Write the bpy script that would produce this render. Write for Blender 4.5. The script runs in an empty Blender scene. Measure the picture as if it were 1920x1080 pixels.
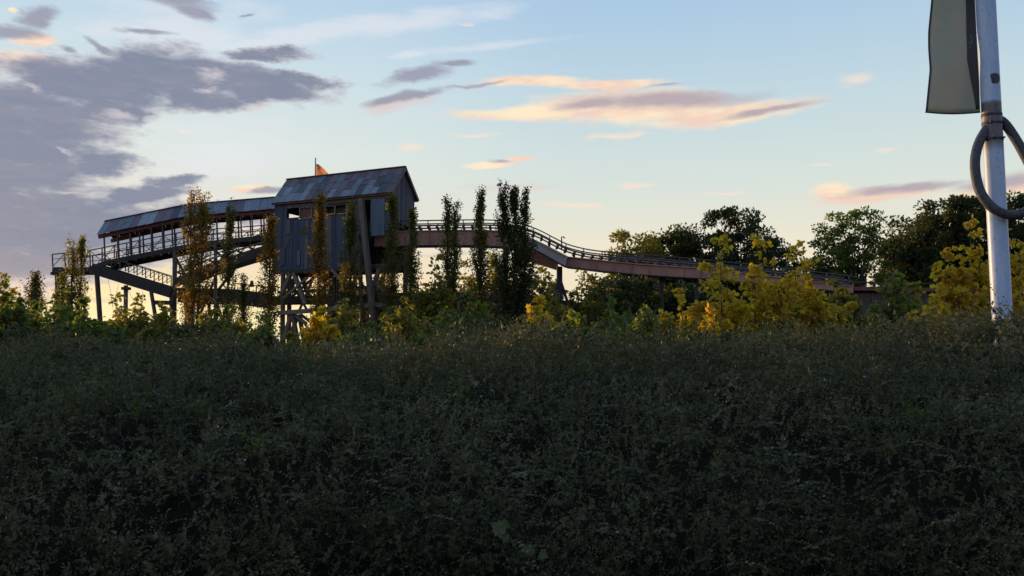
import bpy, math, random
import numpy as np
from mathutils import Vector, Matrix, Quaternion

R = math.radians
rng = np.random.default_rng(7)
random.seed(7)
scene = bpy.context.scene
C = scene.collection

# ------------------------------------------------------------------ camera
F = 1600.0                      # focal length in pixels of a 1920 wide picture
HOR = 665.0
EYE = 1.6
PITCH = math.atan((HOR - 540) / F)
cam = bpy.data.cameras.new('camera')
cam_o = bpy.data.objects.new('camera', cam); C.objects.link(cam_o)
cam.sensor_width = 36.0
cam.lens = 36.0 * F / 1920.0
cam.clip_start = 0.05; cam.clip_end = 6000
cam_o.location = (0, 0, EYE)
cam_o.rotation_euler = (R(90) + PITCH, 0, 0)
scene.camera = cam_o

def ray(px, py):
    cx = (px - 960) / F; cy = (540 - py) / F
    cp, sp = math.cos(PITCH), math.sin(PITCH)
    return Vector((cx, cp - cy * sp, sp + cy * cp))
def P(px, py, Y):
    d = ray(px, py); return Vector((d.x * Y / d.y, Y, EYE + d.z * Y / d.y))
def azel(px, py):
    d = ray(px, py).normalized()
    return math.atan2(d.x, d.y), math.asin(d.z)

# ------------------------------------------------------------------ light
SUN_AZ = R(-42); SUN_EL = R(3.6)          # left of the view, beyond the structure, nearly set
sun = bpy.data.lights.new('sun', 'SUN'); sun.energy = 4.8; sun.angle = R(0.6); sun.color = (1.0, 0.60, 0.27)
sun_o = bpy.data.objects.new('sun', sun); C.objects.link(sun_o)
sd = Vector((math.sin(SUN_AZ) * math.cos(SUN_EL), math.cos(SUN_AZ) * math.cos(SUN_EL), math.sin(SUN_EL)))
sun_o.rotation_euler = sd.to_track_quat('Z', 'Y').to_euler()
sun_o.location = sd * 50

scene.view_settings.view_transform = 'Standard'
scene.view_settings.look = 'None'
scene.view_settings.exposure = 0.0
scene.view_settings.gamma = 1.0
scene.view_settings.use_curve_mapping = False
scene.render.engine = 'CYCLES'
scene.cycles.max_bounces = 5
scene.cycles.transparent_max_bounces = 6
scene.cycles.use_denoising = True

def lin(r, g, b):
    f = lambda c: (c / 255 / 12.92) if c <= 10 else ((c / 255 + .055) / 1.055) ** 2.4
    return (f(r), f(g), f(b), 1.0)

class NT:
    def __init__(s, tree): s.t = tree; s.n = tree.nodes; s.l = tree.links
    def new(s, kind, **kw):
        nd = s.n.new(kind)
        for k, v in kw.items(): setattr(nd, k, v)
        return nd
    def put(s, sock, v):
        if isinstance(v, bpy.types.NodeSocket): s.l.new(v, sock)
        elif v is not None: sock.default_value = v
    def math(s, op, a, b=None, c=None, clamp=False):
        nd = s.new('ShaderNodeMath', operation=op, use_clamp=clamp)
        s.put(nd.inputs[0], a)
        if b is not None: s.put(nd.inputs[1], b)
        if c is not None: s.put(nd.inputs[2], c)
        return nd.outputs[0]
    def vmath(s, op, a, b=None):
        nd = s.new('ShaderNodeVectorMath', operation=op); s.put(nd.inputs[0], a)
        if b is not None: s.put(nd.inputs[1], b)
        return nd.outputs['Value'] if op in ('LENGTH', 'DOT_PRODUCT') else nd.outputs[0]
    def mix(s, f, a, b, blend='MIX'):
        nd = s.new('ShaderNodeMix', data_type='RGBA', blend_type=blend)
        s.put(nd.inputs[0], f); s.put(nd.inputs[6], a); s.put(nd.inputs[7], b); return nd.outputs[2]
    def smooth(s, x, lo, hi, a=0.0, b=1.0):
        nd = s.new('ShaderNodeMapRange', interpolation_type='SMOOTHSTEP')
        s.put(nd.inputs[0], x); nd.inputs[1].default_value = lo; nd.inputs[2].default_value = hi
        nd.inputs[3].default_value = a; nd.inputs[4].default_value = b; return nd.outputs[0]
    def ramp(s, x, stops, interp='LINEAR'):
        nd = s.new('ShaderNodeValToRGB'); s.put(nd.inputs[0], x); cr = nd.color_ramp; cr.interpolation = interp
        while len(cr.elements) < len(stops): cr.elements.new(0.5)
        for e, (p, c) in zip(cr.elements, stops): e.position = p; e.color = c
        return nd.outputs[0]
    def noise(s, vec, scale, detail=4, rough=0.55, color=False, dist=0.0):
        nd = s.new('ShaderNodeTexNoise'); s.put(nd.inputs['Vector'], vec)
        nd.inputs['Scale'].default_value = scale; nd.inputs['Detail'].default_value = detail
        nd.inputs['Roughness'].default_value = rough; nd.inputs['Distortion'].default_value = dist
        return nd.outputs['Color' if color else 'Fac']
    def mapping(s, vec, loc=(0, 0, 0), rot=(0, 0, 0), scale=(1, 1, 1), kind='POINT'):
        nd = s.new('ShaderNodeMapping', vector_type=kind); s.put(nd.inputs[0], vec)
        nd.inputs[1].default_value = loc; nd.inputs[2].default_value = rot; nd.inputs[3].default_value = scale
        return nd.outputs[0]

# ------------------------------------------------------------------ sky
world = bpy.data.worlds.new('World'); scene.world = world; world.use_nodes = True
world.node_tree.nodes.clear()
W = NT(world.node_tree)
tc = W.new('ShaderNodeTexCoord')
dirv = W.vmath('NORMALIZE', tc.outputs['Generated'])
sx = W.new('ShaderNodeSeparateXYZ'); W.l.new(dirv, sx.inputs[0])
az = W.math('ARCTAN2', sx.outputs[0], sx.outputs[1])
el = W.math('ARCSINE', sx.outputs[2])
cmb = W.new('ShaderNodeCombineXYZ'); W.l.new(az, cmb.inputs[0]); W.l.new(el, cmb.inputs[1])
pos = cmb.outputs[0]
def elp(py): return azel(960, py)[1]
top = R(90)
def EP(e): return (e + R(10)) / R(100)
t_el = W.math('DIVIDE', W.math('ADD', el, R(10)), R(100), clamp=True)
g_right = W.ramp(t_el, [(EP(R(-10)), lin(150, 140, 125)), (EP(0), lin(226, 205, 178)), (EP(elp(600)), lin(240, 220, 186)), (EP(elp(470)), lin(235, 226, 204)),
                        (EP(elp(350)), lin(212, 222, 216)), (EP(elp(200)), lin(192, 213, 222)), (EP(elp(20)), lin(168, 198, 224)),
                        (EP(R(40)), lin(150, 182, 216)), (EP(R(60)), lin(136, 168, 208)), (1.0, lin(126, 158, 202))])
g_left = W.ramp(t_el, [(EP(R(-10)), lin(160, 140, 110)), (EP(0), lin(250, 226, 170)), (EP(elp(610)), lin(247, 224, 160)), (EP(elp(540)), lin(243, 220, 178)),
                       (EP(elp(430)), lin(226, 222, 208)), (EP(elp(300)), lin(217, 226, 222)), (EP(elp(150)), lin(200, 219, 228)), (EP(elp(20)), lin(182, 207, 228)),
                       (EP(R(40)), lin(156, 186, 216)), (1.0, lin(126, 158, 202))])
a_mid = azel(960, 500)[0]
gl = W.smooth(az, azel(600, 500)[0], azel(1150, 500)[0], 1.0, 0.0)
base = W.mix(gl, g_right, g_left)
# bright patch where the low sun stands behind the haze
_last = [None]
def blob(px, py, rx, ry, ang=0.0, vec=None):
    a, e = azel(px, py); ca = math.cos(a)
    vv = vec if vec is not None else pos
    if _last[0] is not None:      # evaluate the blobs one after another, which keeps the shader small
        ma = W.new('ShaderNodeVectorMath', operation='MULTIPLY_ADD')
        W.l.new(_last[0], ma.inputs[0]); ma.inputs[1].default_value = (1e-9, 1e-9, 1e-9); W.l.new(vv, ma.inputs[2]); vv = ma.outputs[0]
    v = W.mapping(vv, loc=(a, e, 0), rot=(0, 0, R(ang)), scale=(rx / F * ca * ca, ry / F * ca, 1), kind='TEXTURE')
    return W.math('SUBTRACT', 1.0, W.vmath('LENGTH', v))
def union(lst, vec, k=0.12):
    o = None
    for b in lst:
        w = b[5] if len(b) > 5 else 0.0
        x = blob(*b[:5], vec=vec)
        if w: x = W.math('ADD', x, w)
        o = x if o is None else W.math('SMOOTH_MAX', o, x, k)
        _last[0] = o
    return o
glow = W.smooth(blob(300, 655, 760, 175), 0.0, 0.9)
base = W.mix(W.math('MULTIPLY', glow, 0.95), base, (1.0, 0.90, 0.52, 1))
# fine cirrus and warped cloud coordinates
n_big = W.noise(W.mapping(pos, scale=(1, 2.2, 1)), 9, 5, 0.55, color=True)
n_sml = W.noise(W.mapping(pos, scale=(1, 2.6, 1)), 34, 5, 0.6, color=True)
def centred(c, amp):
    return W.vmath('MULTIPLY', W.vmath('SUBTRACT', c, (0.5, 0.5, 0.5)), (amp, amp * 0.45, 0))
warp = W.vmath('ADD', W.vmath('ADD', pos, centred(n_big, 0.085)), centred(n_sml, 0.04))
soft_warp = W.vmath('ADD', W.vmath('ADD', pos, centred(n_big, 0.035)), centred(n_sml, 0.014))
fb = W.noise(W.mapping(pos, scale=(1, 2.8, 1)), 24, 7, 0.62)
fb2 = W.noise(W.mapping(pos, loc=(3, 1, 0), rot=(0, 0, R(-6)), scale=(1, 4.0, 1)), 12, 6, 0.6)

# pale veil
veil = union([(690, 52, 430, 26, 9.5), (330, 55, 260, 90, 5, -0.1), (520, 80, 220, 18, 10), (900, 90, 300, 14, 5, -.3),
              (420, 290, 260, 120, 10, -0.2), (760, 105, 60, 9, 8)], soft_warp)
veil_m = W.math('MULTIPLY', W.smooth(W.math('ADD', veil, W.math('MULTIPLY', W.math('SUBTRACT', fb2, 0.5), 1.6)), 0.0, 0.8), 0.62)
col = W.mix(veil_m, base, lin(226, 228, 234))

def layer(col, blobs, vec, c, lo, hi, amount, alpha=1.0):
    f = union(blobs, vec)
    d = W.smooth(W.math('ADD', f, W.math('MULTIPLY', W.math('SUBTRACT', fb, 0.5), amount)), lo, hi)
    return W.mix(W.math('MULTIPLY', d, alpha), col, c), d

cream_c = W.mix(W.smooth(fb2, 0.35, 0.65), lin(252, 232, 200), lin(238, 206, 190))
cream = [(1010, 154, 130, 13, -2), (1150, 162, 100, 12, 2), (1060, 210, 290, 20, 1), (1190, 202, 250, 42, -1), (1370, 214, 200, 24, 4), (1140, 160, 140, 12, 0),
         (915, 311, 60, 9, 3), (975, 298, 38, 6, 6),
         (1640, 368, 150, 16, 2), (1560, 360, 55, 20, -5), (1880, 358, 150, 16, 2),
         (62, 74, 60, 17, 14), (50, 112, 85, 22, 4), (470, 356, 60, 9, 5), (30, 20, 12, 5, 0)]
col, _ = layer(col, cream, soft_warp, cream_c, 0.0, 0.6, 0.75)
faint = [(765, 275, 40, 9, 4), (895, 255, 60, 6, 6), (1150, 256, 90, 8, 2), (1665, 282, 34, 8, 0), (1545, 309, 38, 5, 0), (875, 46, 24, 6, 0),
         (1075, 386, 85, 8, -2), (1600, 150, 60, 20, 0, -.2), (1190, 345, 90, 10, 0, -.2), (1350, 360, 60, 5, 0, -.2), (800, 470, 90, 14, 0, -.2),
         (340, 250, 20, 4, -8)]
col, _ = layer(col, faint, soft_warp, lin(246, 224, 204), 0.0, 0.9, 1.4, 0.75)
pinkish = [(745, 196, 105, 17, 13), (470, 200, 60, 16, 8, -.1), (960, 355, 200, 22, 0, -.4), (30, 535, 150, 60, 0, 0), (500, 420, 220, 40, 0, -.3)]
col, _ = layer(col, pinkish, soft_warp, lin(222, 200, 198), 0.0, 0.8, 0.8, 0.75)
# heavy grey bank on the left
grey_c = W.mix(W.smooth(W.math('ADD', el, W.math('MULTIPLY', W.math('SUBTRACT', fb2, 0.5), 0.10)), elp(600), elp(480)), lin(172, 158, 162), lin(124, 133, 156))
grey_c = W.mix(W.math('MULTIPLY', W.smooth(fb2, 0.4, 0.68), 0.45), grey_c, lin(144, 145, 161))
bank = [(170, 160, 190, 58, 0, .1), (330, 145, 170, 50, 0, .1), (470, 160, 165, 36, -2, .1), (500, 108, 110, 15, 5), (560, 152, 100, 18, 2), (370, 190, 120, 30, 0, .05),
        (60, 230, 170, 90, 0, .15), (200, 215, 120, 36, 0), (250, 225, 60, 26, 10), (60, 300, 170, 70, 0, .1), (190, 300, 70, 28, 0),
        (40, 410, 330, 85, 0, .2), (270, 368, 120, 26, 14, .05), (325, 340, 64, 18, 8, .1), (180, 430, 280, 60, 0, .1), (390, 405, 150, 24, 0, -.1),
        (-300, 260, 300, 200, 0, .2), (60, 490, 220, 46, 0, .05)]
bank_edge = W.mix(gl, lin(205, 205, 214), lin(214, 208, 212))
col, _ = layer(col, bank, warp, bank_edge, -0.10, 0.25, 0.9, 0.6)
fb3 = W.noise(W.mapping(pos, loc=(7, 2, 0), rot=(0, 0, R(-8)), scale=(1, 3.2, 1)), 40, 6, 0.65)
grey_c = W.mix(W.math('MULTIPLY', W.smooth(fb3, 0.5, 0.8), 0.28), grey_c, lin(182, 176, 188))
col, bd = layer(col, bank, warp, grey_c, -0.08, 0.58, 1.15, 0.96)
small = [(70, 30, 55, 26, 24), (20, 62, 80, 18, 12), (330, 2, 110, 20, -2), (370, 24, 60, 14, -6), (270, 60, 80, 8, 4, -.1), (190, 88, 40, 11, -30),
         (470, 30, 26, 7, 20, -.1), (785, 140, 100, 20, 15), (860, 118, 50, 8, 4), (765, 182, 120, 12, 13), (130, 92, 24, 8, -10), (500, 358, 60, 8, 10, -.1)]
low_bands = [(80, 560, 260, 10, 2, -.1), (840, 478, 90, 7, 1, -.1), (450, 560, 120, 8, 4, -.2), (1500, 520, 200, 8, 0, -.2)]
col, _ = layer(col, small, soft_warp, lin(148, 148, 166), 0.0, 0.7, 1.15, 0.86)
col, _ = layer(col, low_bands, soft_warp, lin(205, 185, 180), 0.0, 0.9, 1.0, 0.6)
lent = [(1250, 188, 215, 19, -1, .1), (1120, 197, 110, 15, 5), (1440, 207, 125, 10, 5), (935, 304, 34, 6, 3, -.1), (890, 158, 90, 5, 6), (1240, 160, 60, 5, 4, -.2),
        (1700, 354, 165, 13, 3), (1880, 344, 130, 22, 2)]
col, _ = layer(col, lent, soft_warp, lin(176, 164, 174), 0.0, 0.8, 0.6, 0.9)
# lit gaps in the bank
gaps = [(398, 147, 46, 16, 8, -.1), (380, 165, 40, 10, 4, -.2), (122, 276, 34, 8, -24, -.2), (268, 322, 10, 6, 0), (225, 228, 60, 14, 0, -.1), (70, 158, 60, 12, -18, -.2), (160, 355, 50, 7, 0, -.2)]
col, _ = layer(col, gaps, warp, lin(222, 212, 216), 0.0, 0.9, 1.3, 0.65)
# cloud over the rest of the sky, outside the picture
rest = W.noise(W.mapping(dirv, scale=(1, 1, 3)), 3.0, 6, 0.6)
out_m = W.smooth(W.math('ABSOLUTE', az), R(34), R(60))
rest_m = W.math('MULTIPLY', W.math('MULTIPLY', W.smooth(rest, 0.46, 0.66), out_m), 0.7)
col = W.mix(rest_m, col, lin(140, 142, 162))
# the sky opposite the set sun is darker and bluer, as it is at dusk
sxy = W.vmath('DOT_PRODUCT', dirv, tuple(Vector((math.sin(SUN_AZ), math.cos(SUN_AZ), 0)).normalized()))
anti = W.smooth(sxy, -0.9, 0.25, 1.0, 0.0)
col = W.mix(W.math('MULTIPLY', anti, 0.92), col, W.mix(1.0, col, (0.55, 0.60, 0.74, 1), 'MULTIPLY'))
nish = W.new('ShaderNodeTexSky', sky_type='NISHITA')
nish.sun_disc = False; nish.sun_elevation = SUN_EL; nish.sun_rotation = SUN_AZ; nish.air_density = 1.0; nish.dust_density = 1.0
bg1 = W.new('ShaderNodeBackground'); W.l.new(nish.outputs[0], bg1.inputs[0]); bg1.inputs[1].default_value = 0.004
bg2 = W.new('ShaderNodeBackground'); W.l.new(col, bg2.inputs[0]); bg2.inputs[1].default_value = 1.03
add = W.new('ShaderNodeAddShader'); W.l.new(bg1.outputs[0], add.inputs[0]); W.l.new(bg2.outputs[0], add.inputs[1])
wo = W.new('ShaderNodeOutputWorld'); W.l.new(add.outputs[0], wo.inputs[0])
world.cycles.sampling_method = 'MANUAL'; world.cycles.sample_map_resolution = 512

# ------------------------------------------------------------------ materials
def mat_base(name):
    m = bpy.data.materials.new(name); m.use_nodes = True; m.node_tree.nodes.clear(); return m, NT(m.node_tree)
def finish(m, T, col, rough=0.7, spec=0.3, metal=0.0, bump=None, bump_s=0.3, dist=0.02):
    b = T.new('ShaderNodeBsdfPrincipled'); T.put(b.inputs['Base Color'], col); T.put(b.inputs['Roughness'], rough)
    b.inputs['Specular IOR Level'].default_value = spec; T.put(b.inputs['Metallic'], metal)
    if bump is not None:
        bp = T.new('ShaderNodeBump'); bp.inputs['Strength'].default_value = bump_s; bp.inputs['Distance'].default_value = dist
        T.put(bp.inputs['Height'], bump); T.l.new(bp.outputs[0], b.inputs['Normal'])
    o = T.new('ShaderNodeOutputMaterial'); T.l.new(b.outputs[0], o.inputs[0]); return m
def weathered(name, c1, c2, rust=None, rust_amt=0.5, scale=1.2, stretch=(1, 1, 0.25), rough=0.75, metal=0.0, var=0.25, spec=0.3):
    """Paint, sheet or timber: two tones, streaks that run along z, and patches of rust or dirt."""
    m, T = mat_base(name)
    g = T.new('ShaderNodeNewGeometry'); p = g.outputs['Position']
    n = T.noise(T.mapping(p, scale=stretch), scale * 4, 6, 0.62)
    c = T.mix(T.smooth(n, 0.3, 0.7), c1, c2)
    if rust:
        r = T.noise(T.mapping(p, scale=(1, 1, 0.5)), scale * 1.7, 8, 0.68)
        c = T.mix(T.math('MULTIPLY', T.smooth(r, 0.66 - rust_amt * 0.25, 0.74), 0.85), c, rust)
    oi = T.new('ShaderNodeObjectInfo')
    k = T.math('MULTIPLY_ADD', oi.outputs['Random'], var * 2, 1 - var)
    c = T.mix(1.0, c, T.vmath('MULTIPLY', (1, 1, 1), k), 'MULTIPLY')
    return finish(m, T, c, rough, spec, metal, bump=T.noise(T.mapping(p, scale=stretch), scale * 14, 4, 0.6), bump_s=0.35)
M = {}
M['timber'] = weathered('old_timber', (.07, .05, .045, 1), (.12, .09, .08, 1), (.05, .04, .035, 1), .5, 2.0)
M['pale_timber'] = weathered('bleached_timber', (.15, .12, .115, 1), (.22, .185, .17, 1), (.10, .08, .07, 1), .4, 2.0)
M['leaning_timber'] = weathered('brown_post_timber', (.12, .095, .085, 1), (.17, .135, .12, 1), (.06, .045, .04, 1), .5, 2.0)
M['dark_steel'] = weathered('dark_steel', (.035, .03, .033, 1), (.06, .05, .05, 1), (.10, .05, .03, 1), .4, 1.5)
M['walk_steel'] = weathered('walkway_steel', (.07, .06, .062, 1), (.11, .095, .09, 1), (.12, .06, .04, 1), .4, 1.5)
M['red_steel'] = weathered('red_oxide_steel', (.34, .17, .15, 1), (.42, .23, .20, 1), (.20, .10, .085, 1), .45, .5, (1, 1, .4), var=.05)
M['grey_steel'] = weathered('grey_painted_steel', (.34, .29, .30, 1), (.42, .36, .36, 1), (.24, .15, .13, 1), .4, .6, (1, 1, .4), var=.05)
M['rail'] = weathered('rail_steel', (.10, .10, .11, 1), (.20, .20, .22, 1), (.12, .08, .06, 1), .4, 1.5, rough=.45, metal=.6)
M['sheet_blue'] = weathered('blue_grey_sheet', (.11, .15, .21, 1), (.16, .20, .26, 1), (.10, .08, .09, 1), .5, .9, rough=.6)
M['sheet_pale'] = weathered('pale_sheet', (.15, .185, .235, 1), (.20, .24, .29, 1), (.14, .12, .14, 1), .5, .9, rough=.55)
M['sheet_dark'] = weathered('dark_navy_sheet', (.05, .062, .105, 1), (.075, .088, .13, 1), (.05, .04, .05, 1), .5, .9, rough=.6)
M['sheet_purple'] = weathered('brown_purple_sheet', (.10, .085, .125, 1), (.14, .11, .14, 1), (.16, .08, .07, 1), .6, .9, rough=.65)
M['wall_navy'] = weathered('navy_wall_board', (.042, .056, .105, 1), (.065, .085, .135, 1), (.06, .05, .07, 1), .5, 1.0, (1, 1, .12))
M['wall_blue'] = weathered('blue_wall_board', (.07, .10, .155, 1), (.10, .145, .20, 1), (.07, .08, .11, 1), .5, 1.0, (1, 1, .12))
M['wall_grey'] = weathered('grey_gable_board', (.09, .085, .10, 1), (.13, .12, .13, 1), (.05, .045, .05, 1), .5, 1.0, (1, 1, .12))
M['wall_red'] = weathered('red_brown_board', (.15, .055, .055, 1), (.20, .085, .08, 1), (.07, .04, .04, 1), .5, 1.0, (1, 1, .2))
M['yellow_paint'] = weathered('yellow_paint', (.42, .29, .06, 1), (.50, .36, .10, 1), (.2, .13, .06, 1), .4, 1.0)
M['bark'] = weathered('bark', (.06, .045, .035, 1), (.11, .085, .065, 1), None, 0, 3.0, (1, 1, .3))
M['twig'] = weathered('twig', (.035, .03, .022, 1), (.06, .05, .035, 1), None, 0, 3.0, (1, 1, 1))

def leaf_mat(name, cols, trans, tmix=0.45, rough=0.5, spec=0.35):
    """Leaf: reflected colour varies leaf by leaf, and light shines through it."""
    m, T = mat_base(name)
    at = T.new('ShaderNodeAttribute', attribute_name='rnd')
    n = len(cols)
    c = T.ramp(at.outputs['Fac'], [(i / max(1, n - 1), (*x, 1)) for i, x in enumerate(cols)])
    ct = T.ramp(at.outputs['Fac'], [(i / max(1, len(trans) - 1), (*x, 1)) for i, x in enumerate(trans)])
    b = T.new('ShaderNodeBsdfPrincipled'); T.put(b.inputs['Base Color'], c); b.inputs['Roughness'].default_value = rough
    b.inputs['Specular IOR Level'].default_value = spec
    tr = T.new('ShaderNodeBsdfTranslucent'); T.put(tr.inputs[0], ct)
    mx = T.new('ShaderNodeMixShader'); mx.inputs[0].default_value = tmix
    T.l.new(b.outputs[0], mx.inputs[1]); T.l.new(tr.outputs[0], mx.inputs[2])
    o = T.new('ShaderNodeOutputMaterial'); T.l.new(mx.outputs[0], o.inputs[0]); return m
M['leaf_poplar'] = leaf_mat('poplar_leaf', [(.04, .052, .018), (.07, .078, .024), (.11, .10, .03)], [(.16, .16, .02), (.26, .23, .03), (.40, .27, .03)], .45)
M['leaf_amber'] = leaf_mat('amber_poplar_leaf', [(.06, .058, .018), (.12, .09, .02), (.16, .09, .02)], [(.34, .25, .03), (.54, .34, .03), (.64, .26, .03)], .52)
M['leaf_yellow'] = leaf_mat('yellow_maple_leaf', [(.16, .155, .012), (.26, .20, .015), (.31, .18, .02)], [(.68, .60, .03), (.90, .66, .03), (.92, .44, .04)], .55)
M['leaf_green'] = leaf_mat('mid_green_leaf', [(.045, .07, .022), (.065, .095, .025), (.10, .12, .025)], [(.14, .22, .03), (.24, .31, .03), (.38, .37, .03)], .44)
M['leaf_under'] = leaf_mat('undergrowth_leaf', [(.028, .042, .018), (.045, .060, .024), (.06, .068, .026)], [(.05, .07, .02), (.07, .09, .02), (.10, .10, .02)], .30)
M['leaf_dark'] = leaf_mat('dark_tree_leaf', [(.022, .035, .014), (.035, .05, .018), (.055, .065, .02)], [(.05, .08, .015), (.09, .11, .02), (.20, .17, .02)], .35)
M['leaf_olive'] = leaf_mat('olive_bush_leaf', [(.055, .062, .018), (.09, .09, .02), (.12, .10, .02)], [(.26, .26, .02), (.40, .36, .03), (.50, .34, .03)], .46)
M['leaf_hedge'] = leaf_mat('hedge_leaf', [(.050, .052, .031), (.085, .088, .048), (.13, .122, .072), (.20, .19, .15)], [(.08, .09, .03), (.13, .14, .05)], .30, rough=.6, spec=.16)
M['leaf_hedge_lime'] = leaf_mat('lime_leaf', [(.05, .075, .015), (.07, .09, .02)], [(.10, .15, .02), (.13, .17, .02)], .35)

# ------------------------------------------------------------------ object helpers
def tag(o, label=None, cat=None, group=None, kind=None):
    if label: o['label'] = label
    if cat: o['category'] = cat
    if group: o['group'] = group
    if kind: o['kind'] = kind
    return o
def thing(name, loc, label, cat, group=None):
    o = bpy.data.objects.new(name, None); C.objects.link(o); o.location = loc; o.empty_display_size = .3
    return tag(o, label, cat, group)
def world_loc(o):
    v = Vector(o.location)
    while o.parent: o = o.parent; v += Vector(o.location)
    return v
def link(name, me, mat, parent=None):
    if mat and not me.materials: me.materials.append(mat)
    o = bpy.data.objects.new(name, me); C.objects.link(o)
    if parent: o.parent = parent
    return o
def mesh_obj(name, verts, faces, mat, parent=None, smooth=False):
    """verts in world space; stored relative to the parent."""
    off = world_loc(parent) if parent else Vector((0, 0, 0))
    me = bpy.data.meshes.new(name)
    me.from_pydata([tuple(Vector(v) - off) for v in verts], [], faces); me.update()
    if smooth:
        me.polygons.foreach_set('use_smooth', [True] * len(me.polygons))
    return link(name, me, mat, parent)
_cube = {}
def cube_mesh(mat):
    if mat.name not in _cube:
        me = bpy.data.meshes.new('beam'); b = .5
        v = [(x, y, z) for x in (-b, b) for y in (-b, b) for z in (-b, b)]
        f = [(0, 1, 3, 2), (4, 6, 7, 5), (0, 4, 5, 1), (2, 3, 7, 6), (0, 2, 6, 4), (1, 5, 7, 3)]
        me.from_pydata(v, [], f); me.update(); me.materials.append(mat); _cube[mat.name] = me
    return _cube[mat.name]
def bar(name, a, b, w, h, mat, parent=None, up=(0, 0, 1)):
    """A straight member from a to b; w sideways, h along up."""
    a = Vector(a); b = Vector(b); d = b - a; L = d.length
    x = d.normalized(); up = Vector(up)
    if abs(x.dot(up)) > .98: up = Vector((0, 1, 0))
    y = up.cross(x).normalized(); z = x.cross(y)
    o = bpy.data.objects.new(name, cube_mesh(mat)); C.objects.link(o)
    off = world_loc(parent) if parent else Vector((0, 0, 0))
    o.parent = parent
    o.location = (a + b) / 2 - off
    o.rotation_mode = 'QUATERNION'
    o.rotation_quaternion = Matrix((x, y, z)).transposed().to_quaternion()
    o.scale = (L, w, h)
    return o
def tube_geo(pts, radii, seg=6, close=False):
    pts = [Vector(p) for p in pts]; n = len(pts); V = []; Fc = []
    up = Vector((0, 0, 1)); prev = None
    for i in range(n):
        a = pts[(i - 1) % n] if (close or i > 0) else pts[i]; b = pts[(i + 1) % n] if (close or i < n - 1) else pts[i]
        t = (b - a).normalized()
        if prev is None:
            ref = Vector((1, 0, 0)) if abs(t.z) > .8 else up
            u = ref.cross(t).normalized()
        else:
            u = (prev - t * prev.dot(t)).normalized()
        prev = u; w = t.cross(u)
        r = radii[i] if hasattr(radii, '__len__') else radii
        for k in range(seg):
            an = 2 * math.pi * k / seg; V.append(pts[i] + (u * math.cos(an) + w * math.sin(an)) * r)
    m = n if close else n - 1
    for i in range(m):
        for k in range(seg):
            a = i * seg + k; b = i * seg + (k + 1) % seg; j = (i + 1) % n
            Fc.append((a, b, j * seg + (k + 1) % seg, j * seg + k))
    if not close:
        Fc.append(tuple(range(seg))[::-1]); Fc.append(tuple((n - 1) * seg + k for k in range(seg)))
    return V, Fc
def tube(name, pts, radii, mat, parent=None, seg=6, close=False, smooth=True):
    V, Fc = tube_geo(pts, radii, seg, close)
    return mesh_obj(name, V, Fc, mat, parent, smooth)
def catmull(pts, n=8):
    pts = [Vector(p) for p in pts]; out = []
    for i in range(len(pts) - 1):
        p0 = pts[max(i - 1, 0)]; p1 = pts[i]; p2 = pts[i + 1]; p3 = pts[min(i + 2, len(pts) - 1)]
        for k in range(n):
            t = k / n
            out.append(.5 * ((2 * p1) + (p2 - p0) * t + (2 * p0 - 5 * p1 + 4 * p2 - p3) * t * t + (3 * p1 - p0 - 3 * p2 + p3) * t ** 3))
    out.append(pts[-1]); return out

SHAPES = {  # leaf outline in (along, across, lift) of leaf length
    'diamond': [(0, 0, 0), (.45, .30, .06), (1, 0, 0), (.45, -.30, .06)],
    'oval': [(0, 0, 0), (.3, .24, .05), (.72, .22, .05), (1, 0, -.05), (.72, -.22, .05), (.3, -.24, .05)],
    'lobed': [(0, 0, 0), (.12, .42, .06), (.42, .26, .02), (.62, .46, .02), (1, 0, -.08), (.62, -.46, .02), (.42, -.26, .02), (.12, -.42, .06)],
}
def leaf_arrays(Cn, D, S, shape, g):
    N = len(Cn); D = D / np.linalg.norm(D, axis=1, keepdims=True)
    rv = g.normal(size=(N, 3)); Wd = np.cross(D, rv); Wd /= np.linalg.norm(Wd, axis=1, keepdims=True) + 1e-9
    Nn = np.cross(D, Wd)
    sh = SHAPES[shape]; k = len(sh)
    V = np.empty((N, k, 3))
    for i, (a, b, c) in enumerate(sh):
        V[:, i] = Cn + (D * a + Wd * b + Nn * c) * S[:, None]
    return V.reshape(-1, 3), k
def leaf_obj(name, Cn, D, S, rnd, mat, parent=None, shape='diamond', seed=1):
    """Cn relative to the parent."""
    g = np.random.default_rng(seed)
    V, k = leaf_arrays(Cn, D, S, shape, g); N = len(Cn)
    me = bpy.data.meshes.new(name)
    me.vertices.add(N * k); me.vertices.foreach_set('co', V.astype(np.float32).ravel())
    me.loops.add(N * k); me.loops.foreach_set('vertex_index', np.arange(N * k, dtype=np.int32))
    me.polygons.add(N); me.polygons.foreach_set('loop_start', np.arange(0, N * k, k, dtype=np.int32))
    at = me.attributes.new('rnd', 'FLOAT', 'FACE'); at.data.foreach_set('value', np.clip(rnd, 0, 1).astype(np.float32))
    me.update(calc_edges=True)
    return link(name, me, M[mat] if isinstance(mat, str) else mat, parent)

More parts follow.
